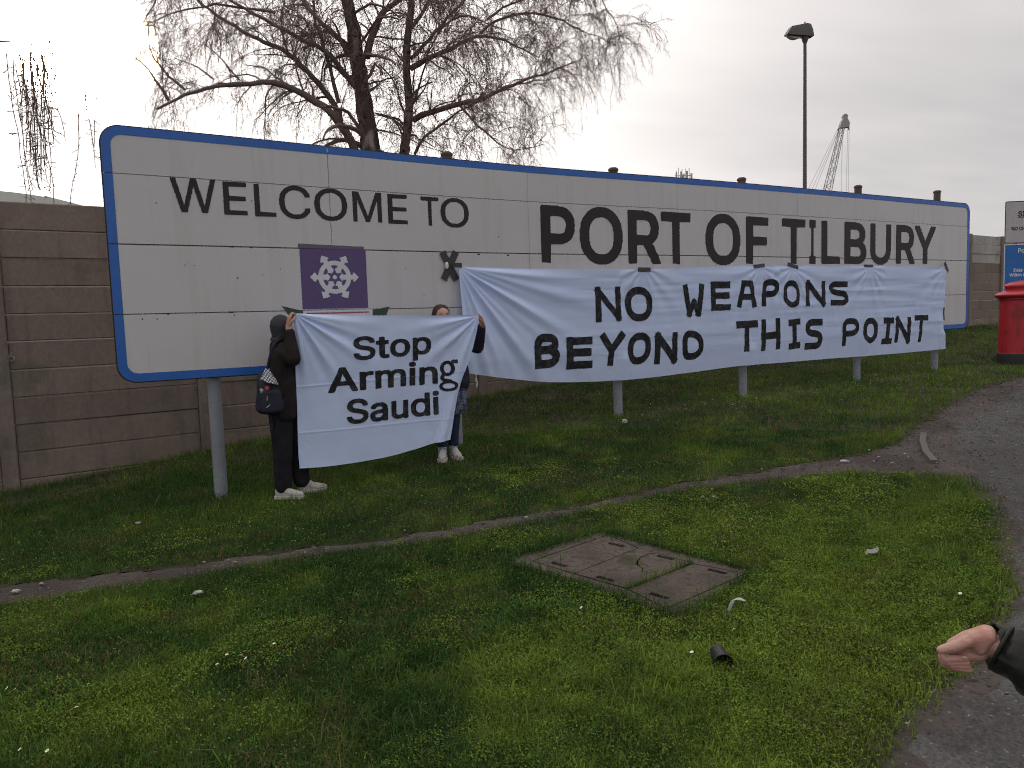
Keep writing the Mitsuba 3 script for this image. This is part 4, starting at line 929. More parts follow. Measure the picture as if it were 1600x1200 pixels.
coat += chain([(pp(1.27, -.53, 1.36), .078), (pp(1.335, -.655, 1.29), .070), (pp(1.337, -.60, 1.515), .048)]) + chain([(pp(1.33, -.28, 1.36), .074), (pp(1.50, -.22, 1.18), .064), (pp(1.60, -.45, 1.28), .046)])
put(K + '__coat', fuse(coat, .014, 8, .007, 11, 3), 'mat_coat_black', smooth=True)
tro = chain([(pp(1.26, -.46, .90), .120), (pp(1.25, -.46, .46), .088), (pp(1.245, -.44, .115), .080)]) + chain([(pp(1.36, -.38, .90), .120), (pp(1.40, -.38, .46), .086), (pp(1.425, -.40, .145), .076)])
tro = [p for p in tro]; cut = m3.Manifold.cube([3, 3, .10 + gl]).translate([*(pp(0, 0, 0)[:2] - (1, 1)), -.05])
put(K + '__trousers', fuse([m3.Manifold.batch_boolean(tro, m3.OpType.Add) - cut], .016, 6, .006, 12, 4), 'mat_trouser_black', smooth=True)
shoe(K, SP(1.175, -.415, 0)[:2], SP(1.36, -.565, 0)[:2], gl + .006)
shoe(K, SP(1.385, -.385, 0)[:2], SP(1.64, -.445, 0)[:2], gr + .006)
# cap worn backwards
f, r, u = frame3(-SD * .85 - SN * .25 - UZ * .35); cc_ = pp(1.315, -.42, 1.575)
dome = fuse([hull_of((cc_ + .016 * u, .099), (cc_ - .012 * u + .006 * f, .100), (cc_ - .050 * u + .016 * f, .094)), hull_of((cc_ - .05 * u + .02 * f, .092), (cc_ - .10 * u + .035 * f, .07))], .012, 5, .004, 18, 5)
put(K + '__cap', dome, 'mat_cap', smooth=True)
pk = [hull_of((cc_ + .08 * f - .055 * u + .06 * r, .010), (cc_ + .08 * f - .055 * u - .06 * r, .010), (cc_ + .125 * f - .075 * u + .045 * r, .008), (cc_ + .125 * f - .075 * u - .045 * r, .008))]
put(K + '__cap_peak', fuse(pk, .012, 3), 'mat_cap', smooth=True)
put(K + '__cap_strap', tube([cc_ + .078 * f - .05 * u - .055 * r, cc_ + .098 * f - .046 * u, cc_ + .078 * f - .05 * u + .055 * r], .009, 6), 'mat_zip')
L(K, 'person in black coat and dark cap holding the left end of the banner', 'person')

# --- backpack
K = 'backpack'
bp = fuse([hull_of(*[(pp(a, b, z), r_) for a, b, z, r_ in [(1.10, -.56, .86, .055), (1.22, -.56, .86, .055), (1.10, -.44, .86, .06), (1.22, -.44, .86, .06), (1.105, -.54, 1.07, .05), (1.20, -.54, 1.07, .05), (1.12, -.45, 1.12, .055), (1.19, -.45, 1.12, .055), (1.15, -.48, 1.15, .045)]])], .014, 6, .008, 13, 6)
put(K + '__bag', bp, 'mat_navy', smooth=True)
pkt = fuse([hull_of(*[(pp(a, b, z), .035) for a, b, z in [(1.09, -.60, .85), (1.20, -.60, .85), (1.09, -.595, .99), (1.20, -.595, .99)]])], .014, 5, .004, 15, 7)
put(K + '__pocket', pkt, 'mat_navy', smooth=True)
put(K + '__strap', tube([pp(1.14, -.50, 1.16), pp(1.16, -.535, 1.28), pp(1.185, -.56, 1.38), pp(1.215, -.56, 1.44), pp(1.27, -.52, 1.465), pp(1.30, -.46, 1.43)], .016, 8), 'mat_navy', smooth=True)
put(K + '__strap', tube([pp(1.14, -.50, .84), pp(1.15, -.52, .78), pp(1.155, -.52, .70), pp(1.15, -.52, .665)], [.010, .010, .011, .013], 6), 'mat_navy')
put(K + '__strap', tube([pp(1.19, -.50, .82), pp(1.13, -.53, .74), pp(1.12, -.53, .71), pp(1.16, -.52, .70)], .005, 6), 'mat_navy')
# scarf: projected onto the bag's front
ks = fine(Polygon([(1.13, 1.215), (1.175, 1.212), (1.285, 1.075), (1.255, 1.050), (1.10, 1.095), (1.065, 1.125), (1.09, 1.165)]), .018, .004)
uu, zz, qq = ks.vertices.T; oo = -.605 + .10 * np.clip((zz - 1.08) / .13, 0, 1) ** 1.3 + .09 * np.clip((uu - 1.19) / .1, 0, 1) + .07 * np.clip((1.10 - uu) / .05, 0, 1) + .006 * np.sin(uu * 80)
put('checked_scarf', trimesh.Trimesh(SP0(uu, oo - qq - .012, zz), ks.faces, process=False), 'mat_keffiyeh', smooth=60)
L('checked_scarf', 'black and white checked scarf tucked over the top of the backpack', 'scarf')
for u_, z_, r_, mt in ((1.105, 1.045, .019, 'mat_badge_red'), (1.075, 1.01, .021, 'mat_badge_green'), (1.062, 1.03, .014, 'mat_badge_green')):
    o_ = -.612 if u_ > 1.08 else -.590
    put(K + '__badge', trimesh.Trimesh(*(lambda m: (SP0(m.vertices[:, 0] + u_, o_ - m.vertices[:, 2], m.vertices[:, 1] + z_), m.faces))(trimesh.creation.cylinder(r_, .008, 20)), process=False), mt)
for u_, z_, a in ((1.095, .955, 80), (1.10, .885, 35)):
    a = math.radians(a); put(K + '__zip_pull', tube([pp(u_ - .02 * math.cos(a), -.640, z_ - .02 * math.sin(a)), pp(u_ + .02 * math.cos(a), -.640, z_ + .02 * math.sin(a))], .004, 6), 'mat_zip')
L(K, 'dark navy backpack with badges hanging on the back of the person in black', 'backpack')

# --- the person behind the right end of the banner
K = 'person_001'
g1 = float(height(*SP(2.95, -.30, 0)[:2])); g2 = float(height(*SP(3.05, -.33, 0)[:2]))
hd, hq = head_parts(pp(2.998, -.30, 1.622), -SN * 1.0 - SD * .10 - UZ * .06, .98)
wr = pp(3.345, -.545, 1.535)
hn = hand_grip(wr, UZ * 1.0 - SD * .42, -SD * 1.0 + SN * .1, -SN, .95)
body = hd + hn + [bone(pp(3.01, -.28, 1.40), .055, pp(3.0, -.29, 1.54), .050)]
body += chain([(pp(3.20, -.27, 1.37), .054), (pp(3.385, -.39, 1.27), .042), (wr, .027)]) + chain([(pp(2.84, -.28, 1.37), .054), (pp(2.72, -.36, 1.22), .042), (pp(2.62, -.40, 1.42), .027)]) + hand_grip(pp(2.62, -.40, 1.43), UZ, -SN, SD, .95)
body += [hull_of((pp(2.98, -.29, 1.0), .10), (pp(3.10, -.29, 1.0), .10), (pp(2.88, -.28, 1.34), .08), (pp(3.16, -.28, 1.34), .08))]
body += chain([(pp(2.98, -.29, .96), .085), (pp(2.955, -.30, .58), .055), (pp(2.95, -.29, .22), .038)]) + chain([(pp(3.12, -.29, .96), .085), (pp(3.10, -.29, .58), .055), (pp(3.075, -.30, .21), .038)])
put(K, fuse(body, .011, 3), 'mat_skin', smooth=True)
face(K, hq, .98)
hc = pp(2.998, -.30, 1.622); f, r, u = frame3(-SN * 1.0 - SD * .10 - UZ * .06)
hair = fuse([hull_of((hc + .040 * u - .020 * f, .090), (hc - .03 * u - .045 * f, .075), (hc + .020 * u - .030 * f, .090)) - hull_of((hc + .095 * f + .020 * u, .058), (hc + .10 * f - .10 * u, .08), (hc + .085 * f + .035 * u, .045)), hull_of((hc - .10 * f + .02 * u, .04), (hc - .115 * f - .02 * u, .03))], .010, 4, .002, 40, 9)
put(K + '__hair', hair, 'mat_hair_dark', smooth=True)
band = [hc + u * (.048 + .078 * math.cos(a)) - f * .012 * math.cos(a) * 0 + r * .090 * math.sin(a) + f * (.012 + .028 * math.cos(a)) for a in np.linspace(-2.1, -.25, 16)]
put(K + '__headband', tube(band, .006, 8), 'mat_headband', smooth=True)
jk = [hull_of((pp(2.87, -.28, 1.35), .090), (pp(3.17, -.28, 1.35), .090), (pp(2.98, -.30, 1.05), .115), (pp(3.15, -.30, 1.05), .125)), hull_of((pp(2.96, -.30, 1.05), .12), (pp(3.16, -.30, 1.05), .125), (pp(2.97, -.30, .93), .12), (pp(3.165, -.30, .93), .125))]
jk += chain([(pp(3.20, -.27, 1.36), .074), (pp(3.375, -.38, 1.285), .062), (pp(3.352, -.51, 1.50), .046)]) + chain([(pp(2.84, -.28, 1.36), .072), (pp(2.72, -.36, 1.22), .060), (pp(2.64, -.395, 1.36), .045)])
put(K + '__jacket', fuse(jk, .014, 6, .007, 12, 10), 'mat_navy', smooth=True)
sk = [hull_of((pp(2.99, -.30, .90), .11), (pp(3.14, -.30, .90), .11), (pp(2.98, -.30, .66), .105), (pp(3.135, -.30, .66), .108))]
put(K + '__skirt', fuse([sk[0] - m3.Manifold.cube([3, 3, .6]).translate([*(pp(3, 0, 0)[:2] - (1.5, 1.5)), .0])], .014, 4, .006, 12, 11), 'mat_bandana', smooth=True)
tr_ = chain([(pp(2.98, -.29, .90), .100), (pp(2.955, -.30, .58), .072), (pp(2.955, -.29, .30), .060)]) + chain([(pp(3.12, -.29, .90), .100), (pp(3.10, -.29, .58), .070), (pp(3.08, -.30, .29), .055)])
put(K + '__trousers', fuse(tr_, .014, 6, .005, 14, 12), 'mat_jeans', smooth=True)
for a, o_ in ((2.952, -.29), (3.077, -.30)): put(K + '__sock', tube([pp(a, o_, .19), pp(a, o_, .29)], .046, 14), 'mat_sock', smooth=True)
shoe(K, SP(2.985, -.245, 0)[:2], SP(2.86, -.46, 0)[:2], g1 + .004)
shoe(K, SP(3.085, -.255, 0)[:2], SP(3.045, -.50, 0)[:2], g2 + .004)
for u_, z0, z1, r_ in ((3.300, 1.10, .93, .004), (3.308, .97, .87, .007)): put(K + '__drawstring', tube([pp(u_, -.43, z0), pp(u_ + .012, -.435, (z0 + z1) / 2), pp(u_ + .004, -.43, z1)], r_, 6), 'mat_white')
L(K, 'person in dark jacket hidden behind the banner up to the forehead', 'person')

# --- the person just outside the frame at right, whose hand reaches in
K = 'person_002'
Wd = np.array([1.046, 1.66, .838])
q3 = lambda h, n_, t: Wd + .85 * (np.array([-1, .06, -.03]) * h + np.array([-.05, -1, 0]) * n_ + np.array([-.04, 0, 1]) * t)     # along the hand, towards the camera, up
hp = [hull_of((q3(0, 0, .020), 0.0226), (q3(0, .0, -.020), 0.0218), (q3(.05, .004, .012), 0.0191), (q3(.055, -.004, -.030), 0.0148), (q3(.084, -.008, -.006), 0.0122), (q3(.080, -.006, -.036), 0.0113)),
      hull_of((q3(.010, .014, .020), 0.0226), (q3(.045, .020, .020), 0.0183), (q3(.030, .020, -.004), 0.0174)),
      hull_of((q3(.02, .012, -.026), 0.0157), (q3(.06, .008, -.034), 0.0130))]
hp += chain([(q3(.035, .018, .022), 0.0170), (q3(.068, .024, .012), 0.0137), (q3(.100, .026, .002), 0.0124), (q3(.128, .024, -.006), 0.0097)], 14)      # thumb
for i, (t, l) in enumerate(((-.010, .95), (-.021, .98), (-.031, .92), (-.040, .78))):
    b = .008 * i
    hp += chain([(q3(.086, -.006, t * .95 - .006), 0.0103), (q3(.086 + .030 * l, .002, t - .014), 0.0092), (q3(.086 + .028 * l - b * .6, .020, t - .024 + .002 * i), 0.0085), (q3(.070 - b * .4, .028, t - .020), 0.0077)], 12)
arm2 = chain([(np.array([1.80, 1.18, 1.30]), .06), (np.array([1.40, 1.31, .68]), .046), (Wd, .028)])
arm1 = chain([(np.array([2.08, .92, 1.30]), .06), (np.array([2.22, .90, 1.03]), .046), (np.array([2.15, 1.06, .84]), .028)])
G0 = float(height(1.95, 1.03)); bdy, hq = head_parts((1.93, 1.06, 1.60), (-.75, .65, -.1), 1.0)
bdy += [bone((1.94, 1.05, 1.38), .06, (1.93, 1.06, 1.53), .055), hull_of((np.array([1.88, 1.09, .95]), .11), (np.array([2.0, .99, .95]), .11), (np.array([1.83, 1.14, 1.30]), .085), (np.array([2.04, .95, 1.30]), .085))]
bdy += chain([(np.array([1.88, 1.09, .9]), .09), (np.array([1.87, 1.11, .5]), .06), (np.array([1.87, 1.12, .10]), .04)]) + chain([(np.array([2.0, .99, .9]), .09), (np.array([2.0, .99, .5]), .06), (np.array([2.0, .98, .10]), .04)])
mm = fuse(hp, .0045, 4)
whole = m3.Manifold.batch_boolean(bdy + arm1 + hand_grip((2.15, 1.06, .84), (-.2, .4, -.9), (-1, .3, 0), (-.3, .9, .3)) + arm2, m3.OpType.Add).refine_to_length(.014)
hm = m3.Manifold.batch_boolean(hp, m3.OpType.Add).refine_to_length(.0045)
both = (whole + hm).to_mesh(); tm = trimesh.Trimesh(both.vert_properties[:, :3], both.tri_verts, process=True); v0 = np.array(tm.vertices)
trimesh.smoothing.filter_taubin(tm, lamb=.5, nu=.52, iterations=5); bad = np.linalg.norm(np.array(tm.vertices) - v0, axis=1) > .02; tm.vertices[bad] = v0[bad]; put(K, tm, 'mat_skin', smooth=True)
face(K, hq)
nail = trimesh.creation.icosphere(2); nail.apply_scale((.0055, .0022, .0036)); nail.apply_translation(q3(.076, .0365, -.0235)); put(K + '__fingernail', nail, 'mat_nail', smooth=True)
cuff = Wd + np.array([.022, -.010, -.006])
jk = chain([(np.array([1.79, 1.17, 1.32]), .085), (np.array([1.41, 1.30, .665]), .086), (cuff + (.075, -.07, -.034), .072), (cuff, .049)])
jk += chain([(np.array([2.09, .92, 1.32]), .082), (np.array([2.22, .90, 1.03]), .068), (np.array([2.17, 1.03, .87]), .05)])
jk += [hull_of((np.array([1.86, 1.11, .93]), .125), (np.array([2.02, .98, .93]), .125), (np.array([1.81, 1.15, 1.32]), .095), (np.array([2.06, .94, 1.32]), .095), (np.array([1.94, 1.05, 1.40]), .085))]
jm = fuse([m3.Manifold.batch_boolean(jk, m3.OpType.Add) - m3.Manifold.batch_hull([ball(Wd + (.012, -.004, 0), .040), ball(Wd + (-.10, .02, 0), .085)])], .009, 5)
v = np.array(jm.vertices); axis = np.array([.66, -.62, -.34]); axis /= np.linalg.norm(axis); tt = (v - cuff) @ axis
near_arm = np.exp(-((tt - .12) / .16) ** 2)
wr_ = .012 * (np.abs(np.sin(tt * 52 + 3.0 * meshkit.fbm(v * 9, 2, seed=3) + v[:, 2] * 16)) ** 2 - .4) * near_arm + .010 * (meshkit.fbm(v * 16, 3, seed=8) - .5)
put(K + '__leather_jacket', trimesh.Trimesh(v + jm.vertex_normals * wr_[:, None], jm.faces, process=False), 'mat_leather', smooth=True)
ring_ = []
for a in np.linspace(0, 2 * np.pi, 26):
    e1 = np.cross(axis, UZ); e1 /= np.linalg.norm(e1); e2 = np.cross(e1, axis); ring_.append(cuff + axis * .004 + .0535 * (math.cos(a) * e1 + math.sin(a) * e2))
put(K + '__cuff_seam', tube(ring_, .0045, 6), 'mat_leather', smooth=True)
tr_ = chain([(np.array([1.88, 1.09, .94]), .115), (np.array([1.87, 1.11, .5]), .078), (np.array([1.87, 1.12, .11]), .066)]) + chain([(np.array([2.0, .99, .94]), .115), (np.array([2.0, .99, .5]), .078), (np.array([2.0, .98, .11]), .066)])
put(K + '__trousers', fuse(tr_, .02, 6, .005), 'mat_jeans', smooth=True)
shoe(K, (1.90, 1.07), (1.75, 1.22), float(height(1.87, 1.12)) + .014); shoe(K, (2.03, .95), (1.88, 1.10), float(height(2, .98)) + .014)
put(K + '__hair', fuse([hull_of((hq(-.02, 0, .045), .092), (hq(-.045, 0, -.02), .08)) - hull_of((hq(.10, 0, .01), .06), (hq(.10, 0, -.1), .08))], .014, 4), 'mat_hair_dark', smooth=True)
L(K, 'person in black leather jacket reaching a bare hand into view at lower right', 'person')

# ------------------------------------------------------------------ small things on the ground
def ground_at(x, y, lift=0.0): return np.array([x, y, float(height(x, y)) + lift])


# black disposable cup lying in the grass, mouth towards the camera
cp = [(0, 0), (.029, 0), (.031, .004), (.042, .112), (.0445, .114), (.0445, .118), (.040, .117), (.039, .108), (.029, .008), (0, .008)]
cm = lathe(cp, seg=40); cr = trimesh.creation.torus(.0435, .0030, 40, 8); cr.apply_translation((0, 0, .117))
seams = cat([tube([((.0315 + .011 * t) * math.cos(a), (.0315 + .011 * t) * math.sin(a), .005 + .10 * t) for t in (0, 1)], .0006, 4) for a in np.arange(0, 2 * math.pi, .25)])
M = trimesh.transformations.rotation_matrix(math.radians(101), (1, 0, 0)); M = trimesh.transformations.rotation_matrix(math.radians(2), (0, 0, 1)) @ M
for nm, m_, mt in (('body', cat([cm, seams]), 'mat_cup'), ('rim', cr, 'mat_cup_rim')):
    m_.apply_scale((1.0, 1.0, .82)); m_.apply_transform(M); m_.apply_translation(ground_at(.905, 3.42, .05)); put('paper_cup__' + nm, m_, mt, smooth=40)
L('paper_cup', 'black disposable cup lying on its side in the grass at front right', 'cup')


def crumple(name, x, y, sx, sy, sz, mat, label, category, seed, turn=0.0, lift=.02):
    m_ = trimesh.creation.icosphere(3); v = np.array(m_.vertices)
    n_ = meshkit.fbm(v * 2.2 + seed * 7.1, 3, seed=seed); v = v * (1 + 1.5 * (n_ - .5))[:, None]
    v = v * (.66 * sx, .66 * sy, .8 * sz); c, s_ = math.cos(turn), math.sin(turn); v = np.c_[c * v[:, 0] - s_ * v[:, 1], s_ * v[:, 0] + c * v[:, 1], v[:, 2]] + ground_at(x, y, lift)
    k = put(name, trimesh.Trimesh(v, m_.faces, process=False), mat); L(k, label, category); return k


# torn white film by the cover: a standing twist and a flap
def ribbon(pts, wid, nrm):
    pts = np.array(pts, float); n_ = len(pts); wid = np.broadcast_to(wid, n_); nrm = np.array(nrm, float) / np.linalg.norm(nrm)
    a, b = pts - nrm * wid[:, None] / 2, pts + nrm * wid[:, None] / 2; V = np.stack([a, b], 1).reshape(-1, 3); V += rng.normal(0, .0015, V.shape)
    F = np.array([(2 * i, 2 * i + 1, 2 * i + 3, 2 * i + 2) for i in range(n_ - 1)]); return V, np.vstack([F[:, [0, 1, 2]], F[:, [0, 2, 3]]])
g0 = ground_at(1.10, 3.90)
V, F = ribbon([g0 + (0, 0, .01), g0 + (.004, 0, .035), g0 + (.012, 0, .060), g0 + (.030, .01, .082), g0 + (.055, .0, .088), g0 + (.085, -.01, .078)], [.022, .026, .030, .034, .020, .006], (1, .3, .25))
put('plastic_wrapper', trimesh.Trimesh(V, F, process=False), 'mat_film', smooth=60); L('plastic_wrapper', 'twisted white plastic film standing in the grass beside the cover', 'litter')
g0 = ground_at(2.194, 4.62)
V, F = ribbon([g0 + (-.045, 0, .022), g0 + (-.025, .004, .038), g0 + (0, 0, .036), g0 + (.022, -.004, .046), g0 + (.036, 0, .058)], [.02, .034, .03, .036, .02], (.1, .8, .6))
put('silver_wrapper', trimesh.Trimesh(V, F, process=False), 'mat_tin', smooth=60); L('silver_wrapper', 'flattened grey wrapper lying in the sunny grass at right', 'litter')
for i, (x, y, sx, sy, sz, t, lab) in enumerate(((-1.962, 4.567, .040, .018, .012, .5, 'crumpled white paper scrap just below the left part of the path'), (-3.234, 6.432, .030, .018, .012, .2, 'small white paper scrap above the path at far left'), (1.493, 6.014, .020, .014, .010, .1, 'left one of two white scraps beside the middle of the path'),
        (1.576, 5.997, .020, .014, .010, .9, 'right one of two white scraps beside the middle of the path'), (2.989, 6.85, .055, .020, .012, 2.9, 'flat white card scrap on the path near the tarmac'), (-3.30, 4.90, .035, .02, .012, .3, 'pale paper scrap on the path at the left edge'), (1.35, 9.2, .05, .03, .03, .2, 'white scrap in the grass left of the third post'))):
    crumple('paper_scrap', x, y, sx, sy, sz, 'mat_film', lab, 'litter', 20 + i, t, .016 if 'grass' not in lab and 'below' not in lab else .035)

# kerb edging at the path mouth
e = np.array([(4.232, 7.828), (4.02, 7.45), (3.82, 7.02), (3.70, 6.66)])
kp = LineString(e).buffer(.028, cap_style=2); put('kerb_edging', flat(kp, -.10, .030), 'mat_kerb'); L('kerb_edging', 'short curved concrete edging strip where the path meets the tarmac', 'kerb')

# daisies
DAISY = [(-1.236, 3.722), (-1.364, 3.62), (-1.329, 3.576), (-1.441, 3.63), (-1.451, 3.531), (-2.0, 3.408), (-2.384, 3.419), (-2.337, 3.403), (-1.934, 3.194), (-1.855, 2.852), (-1.975, 2.875), (-1.787, 4.562), (.215, 4.199), (.33, 3.957), (1.053, 3.642), (.79, 3.417), (2.336, 3.939)]
pet = []
for k in range(12):
    a = 2 * math.pi * k / 12; c_, s_ = math.cos(a), math.sin(a); pr = np.array([(.003, -.0012, 0), (.0105, -.0026, .002), (.0125, 0, .0015), (.0105, .0026, .002), (.003, .0012, 0)])
    pet.append(trimesh.Trimesh(np.c_[pr[:, 0] * c_ - pr[:, 1] * s_, pr[:, 0] * s_ + pr[:, 1] * c_, pr[:, 2]], [(0, 1, 2), (0, 2, 3), (0, 3, 4)], process=False))
pet = cat(pet); yk = trimesh.creation.icosphere(1, .0036); yk.apply_scale((1, 1, .6)); yk.apply_translation((0, 0, .0015))
for x, y in DAISY:
    M = trimesh.transformations.rotation_matrix(rng.uniform(.1, .7), (rng.normal(), -1 + .4 * rng.normal(), 0)); M[:3, 3] = ground_at(x, y, .045); s_ = rng.uniform(.55, .8); A = pet.copy(); B = yk.copy(); A.apply_scale(s_); B.apply_scale(s_); A.apply_transform(M); B.apply_transform(M)
    k = put('daisy', A, 'mat_petal'); put(k + '__centre', B, 'mat_yolk'); L(k, 'small white daisy standing in the foreground grass', 'daisy', 'daisies scattered in the foreground grass')

# pebbles and crumbs on path and pavement edge
st = np.random.default_rng(3); base = trimesh.creation.icosphere(0); vv, ff, cc2, n_ = [], [], [], 0
cand = np.c_[st.uniform(-6, 9, 26000), st.uniform(2.3, 12.5, 26000)]
ok = shapely.contains_xy(worn.buffer(.05), cand[:, 0], cand[:, 1]) | (shapely.contains_xy(TARMAC_W, cand[:, 0], cand[:, 1]) & (st.random(len(cand)) < .12)); cand = cand[ok][:2600]
zz = height(cand[:, 0], cand[:, 1])
for (x, y), z in zip(cand, zz):
    s_ = min(st.gamma(2.0, .0028) + .002, .011 if y > 5 else .007); v = base.vertices * (1 + st.normal(0, .18, (12, 1))) * s_ * (st.uniform(.8, 1.6), st.uniform(.7, 1.2), .6); vv.append(v + (x, y, z + .006 + s_ * .3)); ff.append(base.faces + n_); n_ += 12
    t = st.random(); c_ = np.array((.085, .073, .066)) * st.uniform(.5, 1.4) if t < .92 else np.array((.26, .235, .21)) * st.uniform(.7, 1.3); cc2.append(np.tile(c_, (12, 1)))
put('loose_stones', (np.vstack(vv), np.vstack(ff)), 'mat_stone', color=np.vstack(cc2)); L('loose_stones', 'loose small stones on the path and pavement edge', 'stones', kind='stuff')

# ------------------------------------------------------------------ grass
gg = np.random.default_rng(17)
def in_view(n, r0, r1, power, a0=-.80, a1=.80):
    """points with density falling as r**-power, seen from near the path"""
    e = 2 - power; q_ = gg.random(n); r = (r0 ** e + q_ * (r1 ** e - r0 ** e)) ** (1 / e); a = gg.uniform(a0, a1, n); return np.c_[r * np.sin(a), r * np.cos(a)], r


PATH_IN = PATH.buffer(-.05)


def allowed(xy):
    j = xy + .10 * np.stack([meshkit.fbm(np.c_[xy * 7, 0 * xy[:, :1]], 3, seed=71) - .5, meshkit.fbm(np.c_[xy * 7, 0 * xy[:, :1] + 4], 3, seed=72) - .5], 1) + gg.normal(0, .022, xy.shape)
    ok = ~(shapely.contains_xy(TARMAC, j[:, 0], j[:, 1]) | (shapely.contains_xy(PATH, j[:, 0], j[:, 1]) & (shapely.contains_xy(PATH_IN, j[:, 0], j[:, 1]) | (gg.random(len(xy)) < .88))))
    fr_ = shapely.contains_xy(FRINGE, j[:, 0], j[:, 1]); ok &= ~fr_ | (gg.random(len(xy)) < .30)
    k = xy + gg.normal(0, .020, xy.shape); ok &= ~shapely.contains_xy(COVER.buffer(.0), k[:, 0], k[:, 1])
    joint = shapely.contains_xy(COVER.boundary.buffer(.03), xy[:, 0], xy[:, 1])
    off = (np.c_[xy, 0 * xy[:, :1]] - FO) @ FN; ok &= off < -.07
    return ok


def patch(xy, f, s): return meshkit.fbm(np.c_[xy * f, 0 * xy[:, :1]], 3, seed=s)


def blades(xy, r, hgt, wid, segs, col):
    n = len(xy); a = gg.uniform(0, 2 * np.pi, n); lean = gg.uniform(.15, 1.0, n); la = gg.uniform(0, 2 * np.pi, n)
    B = np.c_[xy, height(xy[:, 0], xy[:, 1]) - .012]; S = np.c_[np.cos(a), np.sin(a), 0 * a] * (wid / 2)[:, None]; D_ = np.c_[np.cos(la), np.sin(la), 0 * a]
    if segs == 2:
        Mid = B + D_ * (hgt * lean * .28)[:, None] + UZ * (hgt * .62)[:, None]; Tp = B + D_ * (hgt * lean * .85)[:, None] + UZ * (hgt * (1 - .25 * lean))[:, None]
        V = np.stack([B - S, B + S, Mid - S * .85, Mid + S * .85, Tp], 1); F = np.array([(0, 1, 3), (0, 3, 2), (2, 3, 4)])
    else:
        Tp = B + D_ * (hgt * lean * .7)[:, None] + UZ * (hgt * .9)[:, None]; V = np.stack([B - S, B + S, Tp], 1); F = np.array([(0, 1, 2)])
    k = V.shape[1]; return V.reshape(-1, 3), (F[None] + (np.arange(n) * k)[:, None, None]).reshape(-1, 3), np.repeat(col, k, 0)


def tint(xy, lush):
    a = patch(xy, .55, 81)[:, None]; b = patch(xy, 2.3, 82)[:, None]; n = len(xy)
    dark, mid, yel, dry = np.array((.050, .105, .032)), np.array((.100, .178, .034)), np.array((.195, .275, .048)), np.array((.16, .14, .065))
    sm = lambda x, lo, hi: np.clip((x - lo) / (hi - lo), 0, 1)
    c = dark + (mid - dark) * sm(a + .3 * (b - .5), .30, .72); c = c + (yel - c) * (sm(.6 * b + .4 * patch(xy, 6, 84)[:, None] + lush[:, None], .42, .78) * .9)
    c = c * (.62 + .80 * patch(xy, 10, 85)[:, None]) * gg.lognormal(0, .24, (n, 1)); d = gg.random(n) < (.05 + .22 * np.clip((patch(xy, 2.6, 83) - .56) / .08, 0, 1)); c[d] = dry * gg.lognormal(0, .25, (d.sum(), 1)); return np.clip(c, 0, .5)


def lush_at(xy):       # clovery, yellower turf in the front right, plain turf towards the sign
    d = np.hypot(xy[:, 0] - 1.9, xy[:, 1] - 4.2); return .20 * np.exp(-(d / 1.6) ** 2) + .12 * np.clip((4.8 - xy[:, 1]) / 1.5, 0, 1) - .03 + .05 * np.clip((xy[:, 0] - 5) / 3, 0, 1) - .10 * np.clip((.6 - xy[:, 0]) / 2.0, 0, 1)


V_, F_, C_, o_ = [], [], [], 0
for n, r0, r1, pw, segs, hm, wm in ((430000, 2.1, 5.2, 1.3, 2, .034, .0030), (300000, 5.0, 9.0, 1.4, 1, .040, .0052), (300000, 8.6, 30.0, 1.7, 1, .052, .0085)):
    xy, r = in_view(n, r0, r1, pw); m_ = allowed(xy); xy, r = xy[m_], r[m_]
    tall = (.75 + .9 * np.clip(patch(xy, 1.6, 91) - .35, 0, 1) * 1.6) * (.55 + .9 * patch(xy, 9, 92))
    h_ = hm * tall * gg.lognormal(0, .38, len(xy)); w_ = wm * (r / r0) ** .8 * gg.uniform(.7, 1.3, len(xy))
    v, f, c = blades(xy, r, h_, w_, segs, tint(xy, lush_at(xy))); V_.append(v); F_.append(f + o_); C_.append(c); o_ += len(v)
xy, r = in_view(9000, 2.2, 9.0, 1.3); xy = xy[allowed(xy)]; xy = xy[patch(xy, 2.0, 98) > .46]
v, f, c = blades(xy, None, .085 * gg.lognormal(0, .28, len(xy)), .0034 + 0 * xy[:, 0], 2, tint(xy, lush_at(xy) + .1)); V_.append(v); F_.append(f + o_); C_.append(c); o_ += len(v)
# longer tufts against posts, fence foot and cover edges
tx = []
for u, r_, _ in posts: p = SP(u, .108, 0); tx.append(p[:2] + gg.normal(0, .11, (420, 2)))
for b in range(0, 30): p = FO + FD * (-2 + b * .9) - FN * .10; tx.append(p[:2] + gg.normal(0, 1, (330, 2)) * (.30, .10) @ np.array([FD[:2], FN[:2]]))
ring_pts = np.array(COVER.exterior.segmentize(.02).coords); wide = np.repeat(patch(ring_pts, 3, 99) > .47, 20)[:, None]; tx.append(np.repeat(ring_pts, 20, 0) + gg.normal(0, 1, (len(ring_pts) * 20, 2)) * np.where(wide, .032, .016))
jn = np.array(LineString([(.621, 4.268), (1.081, 4.629)]).segmentize(.012).coords); tx.append(np.repeat(jn, 5, 0) + gg.normal(0, .008, (len(jn) * 5, 2)))
tx = np.vstack(tx); v, f, c = blades(tx, None, .055 * gg.lognormal(0, .4, len(tx)), .0050 + 0 * tx[:, 0], 2, tint(tx, 0 * tx[:, 0])); V_.append(v); F_.append(f + o_); C_.append(c); o_ += len(v)
put('grass', (np.vstack(V_), np.vstack(F_)), 'mat_grass', color=np.vstack(C_)); L('grass', 'short mown grass of the verge', 'grass', kind='stuff')

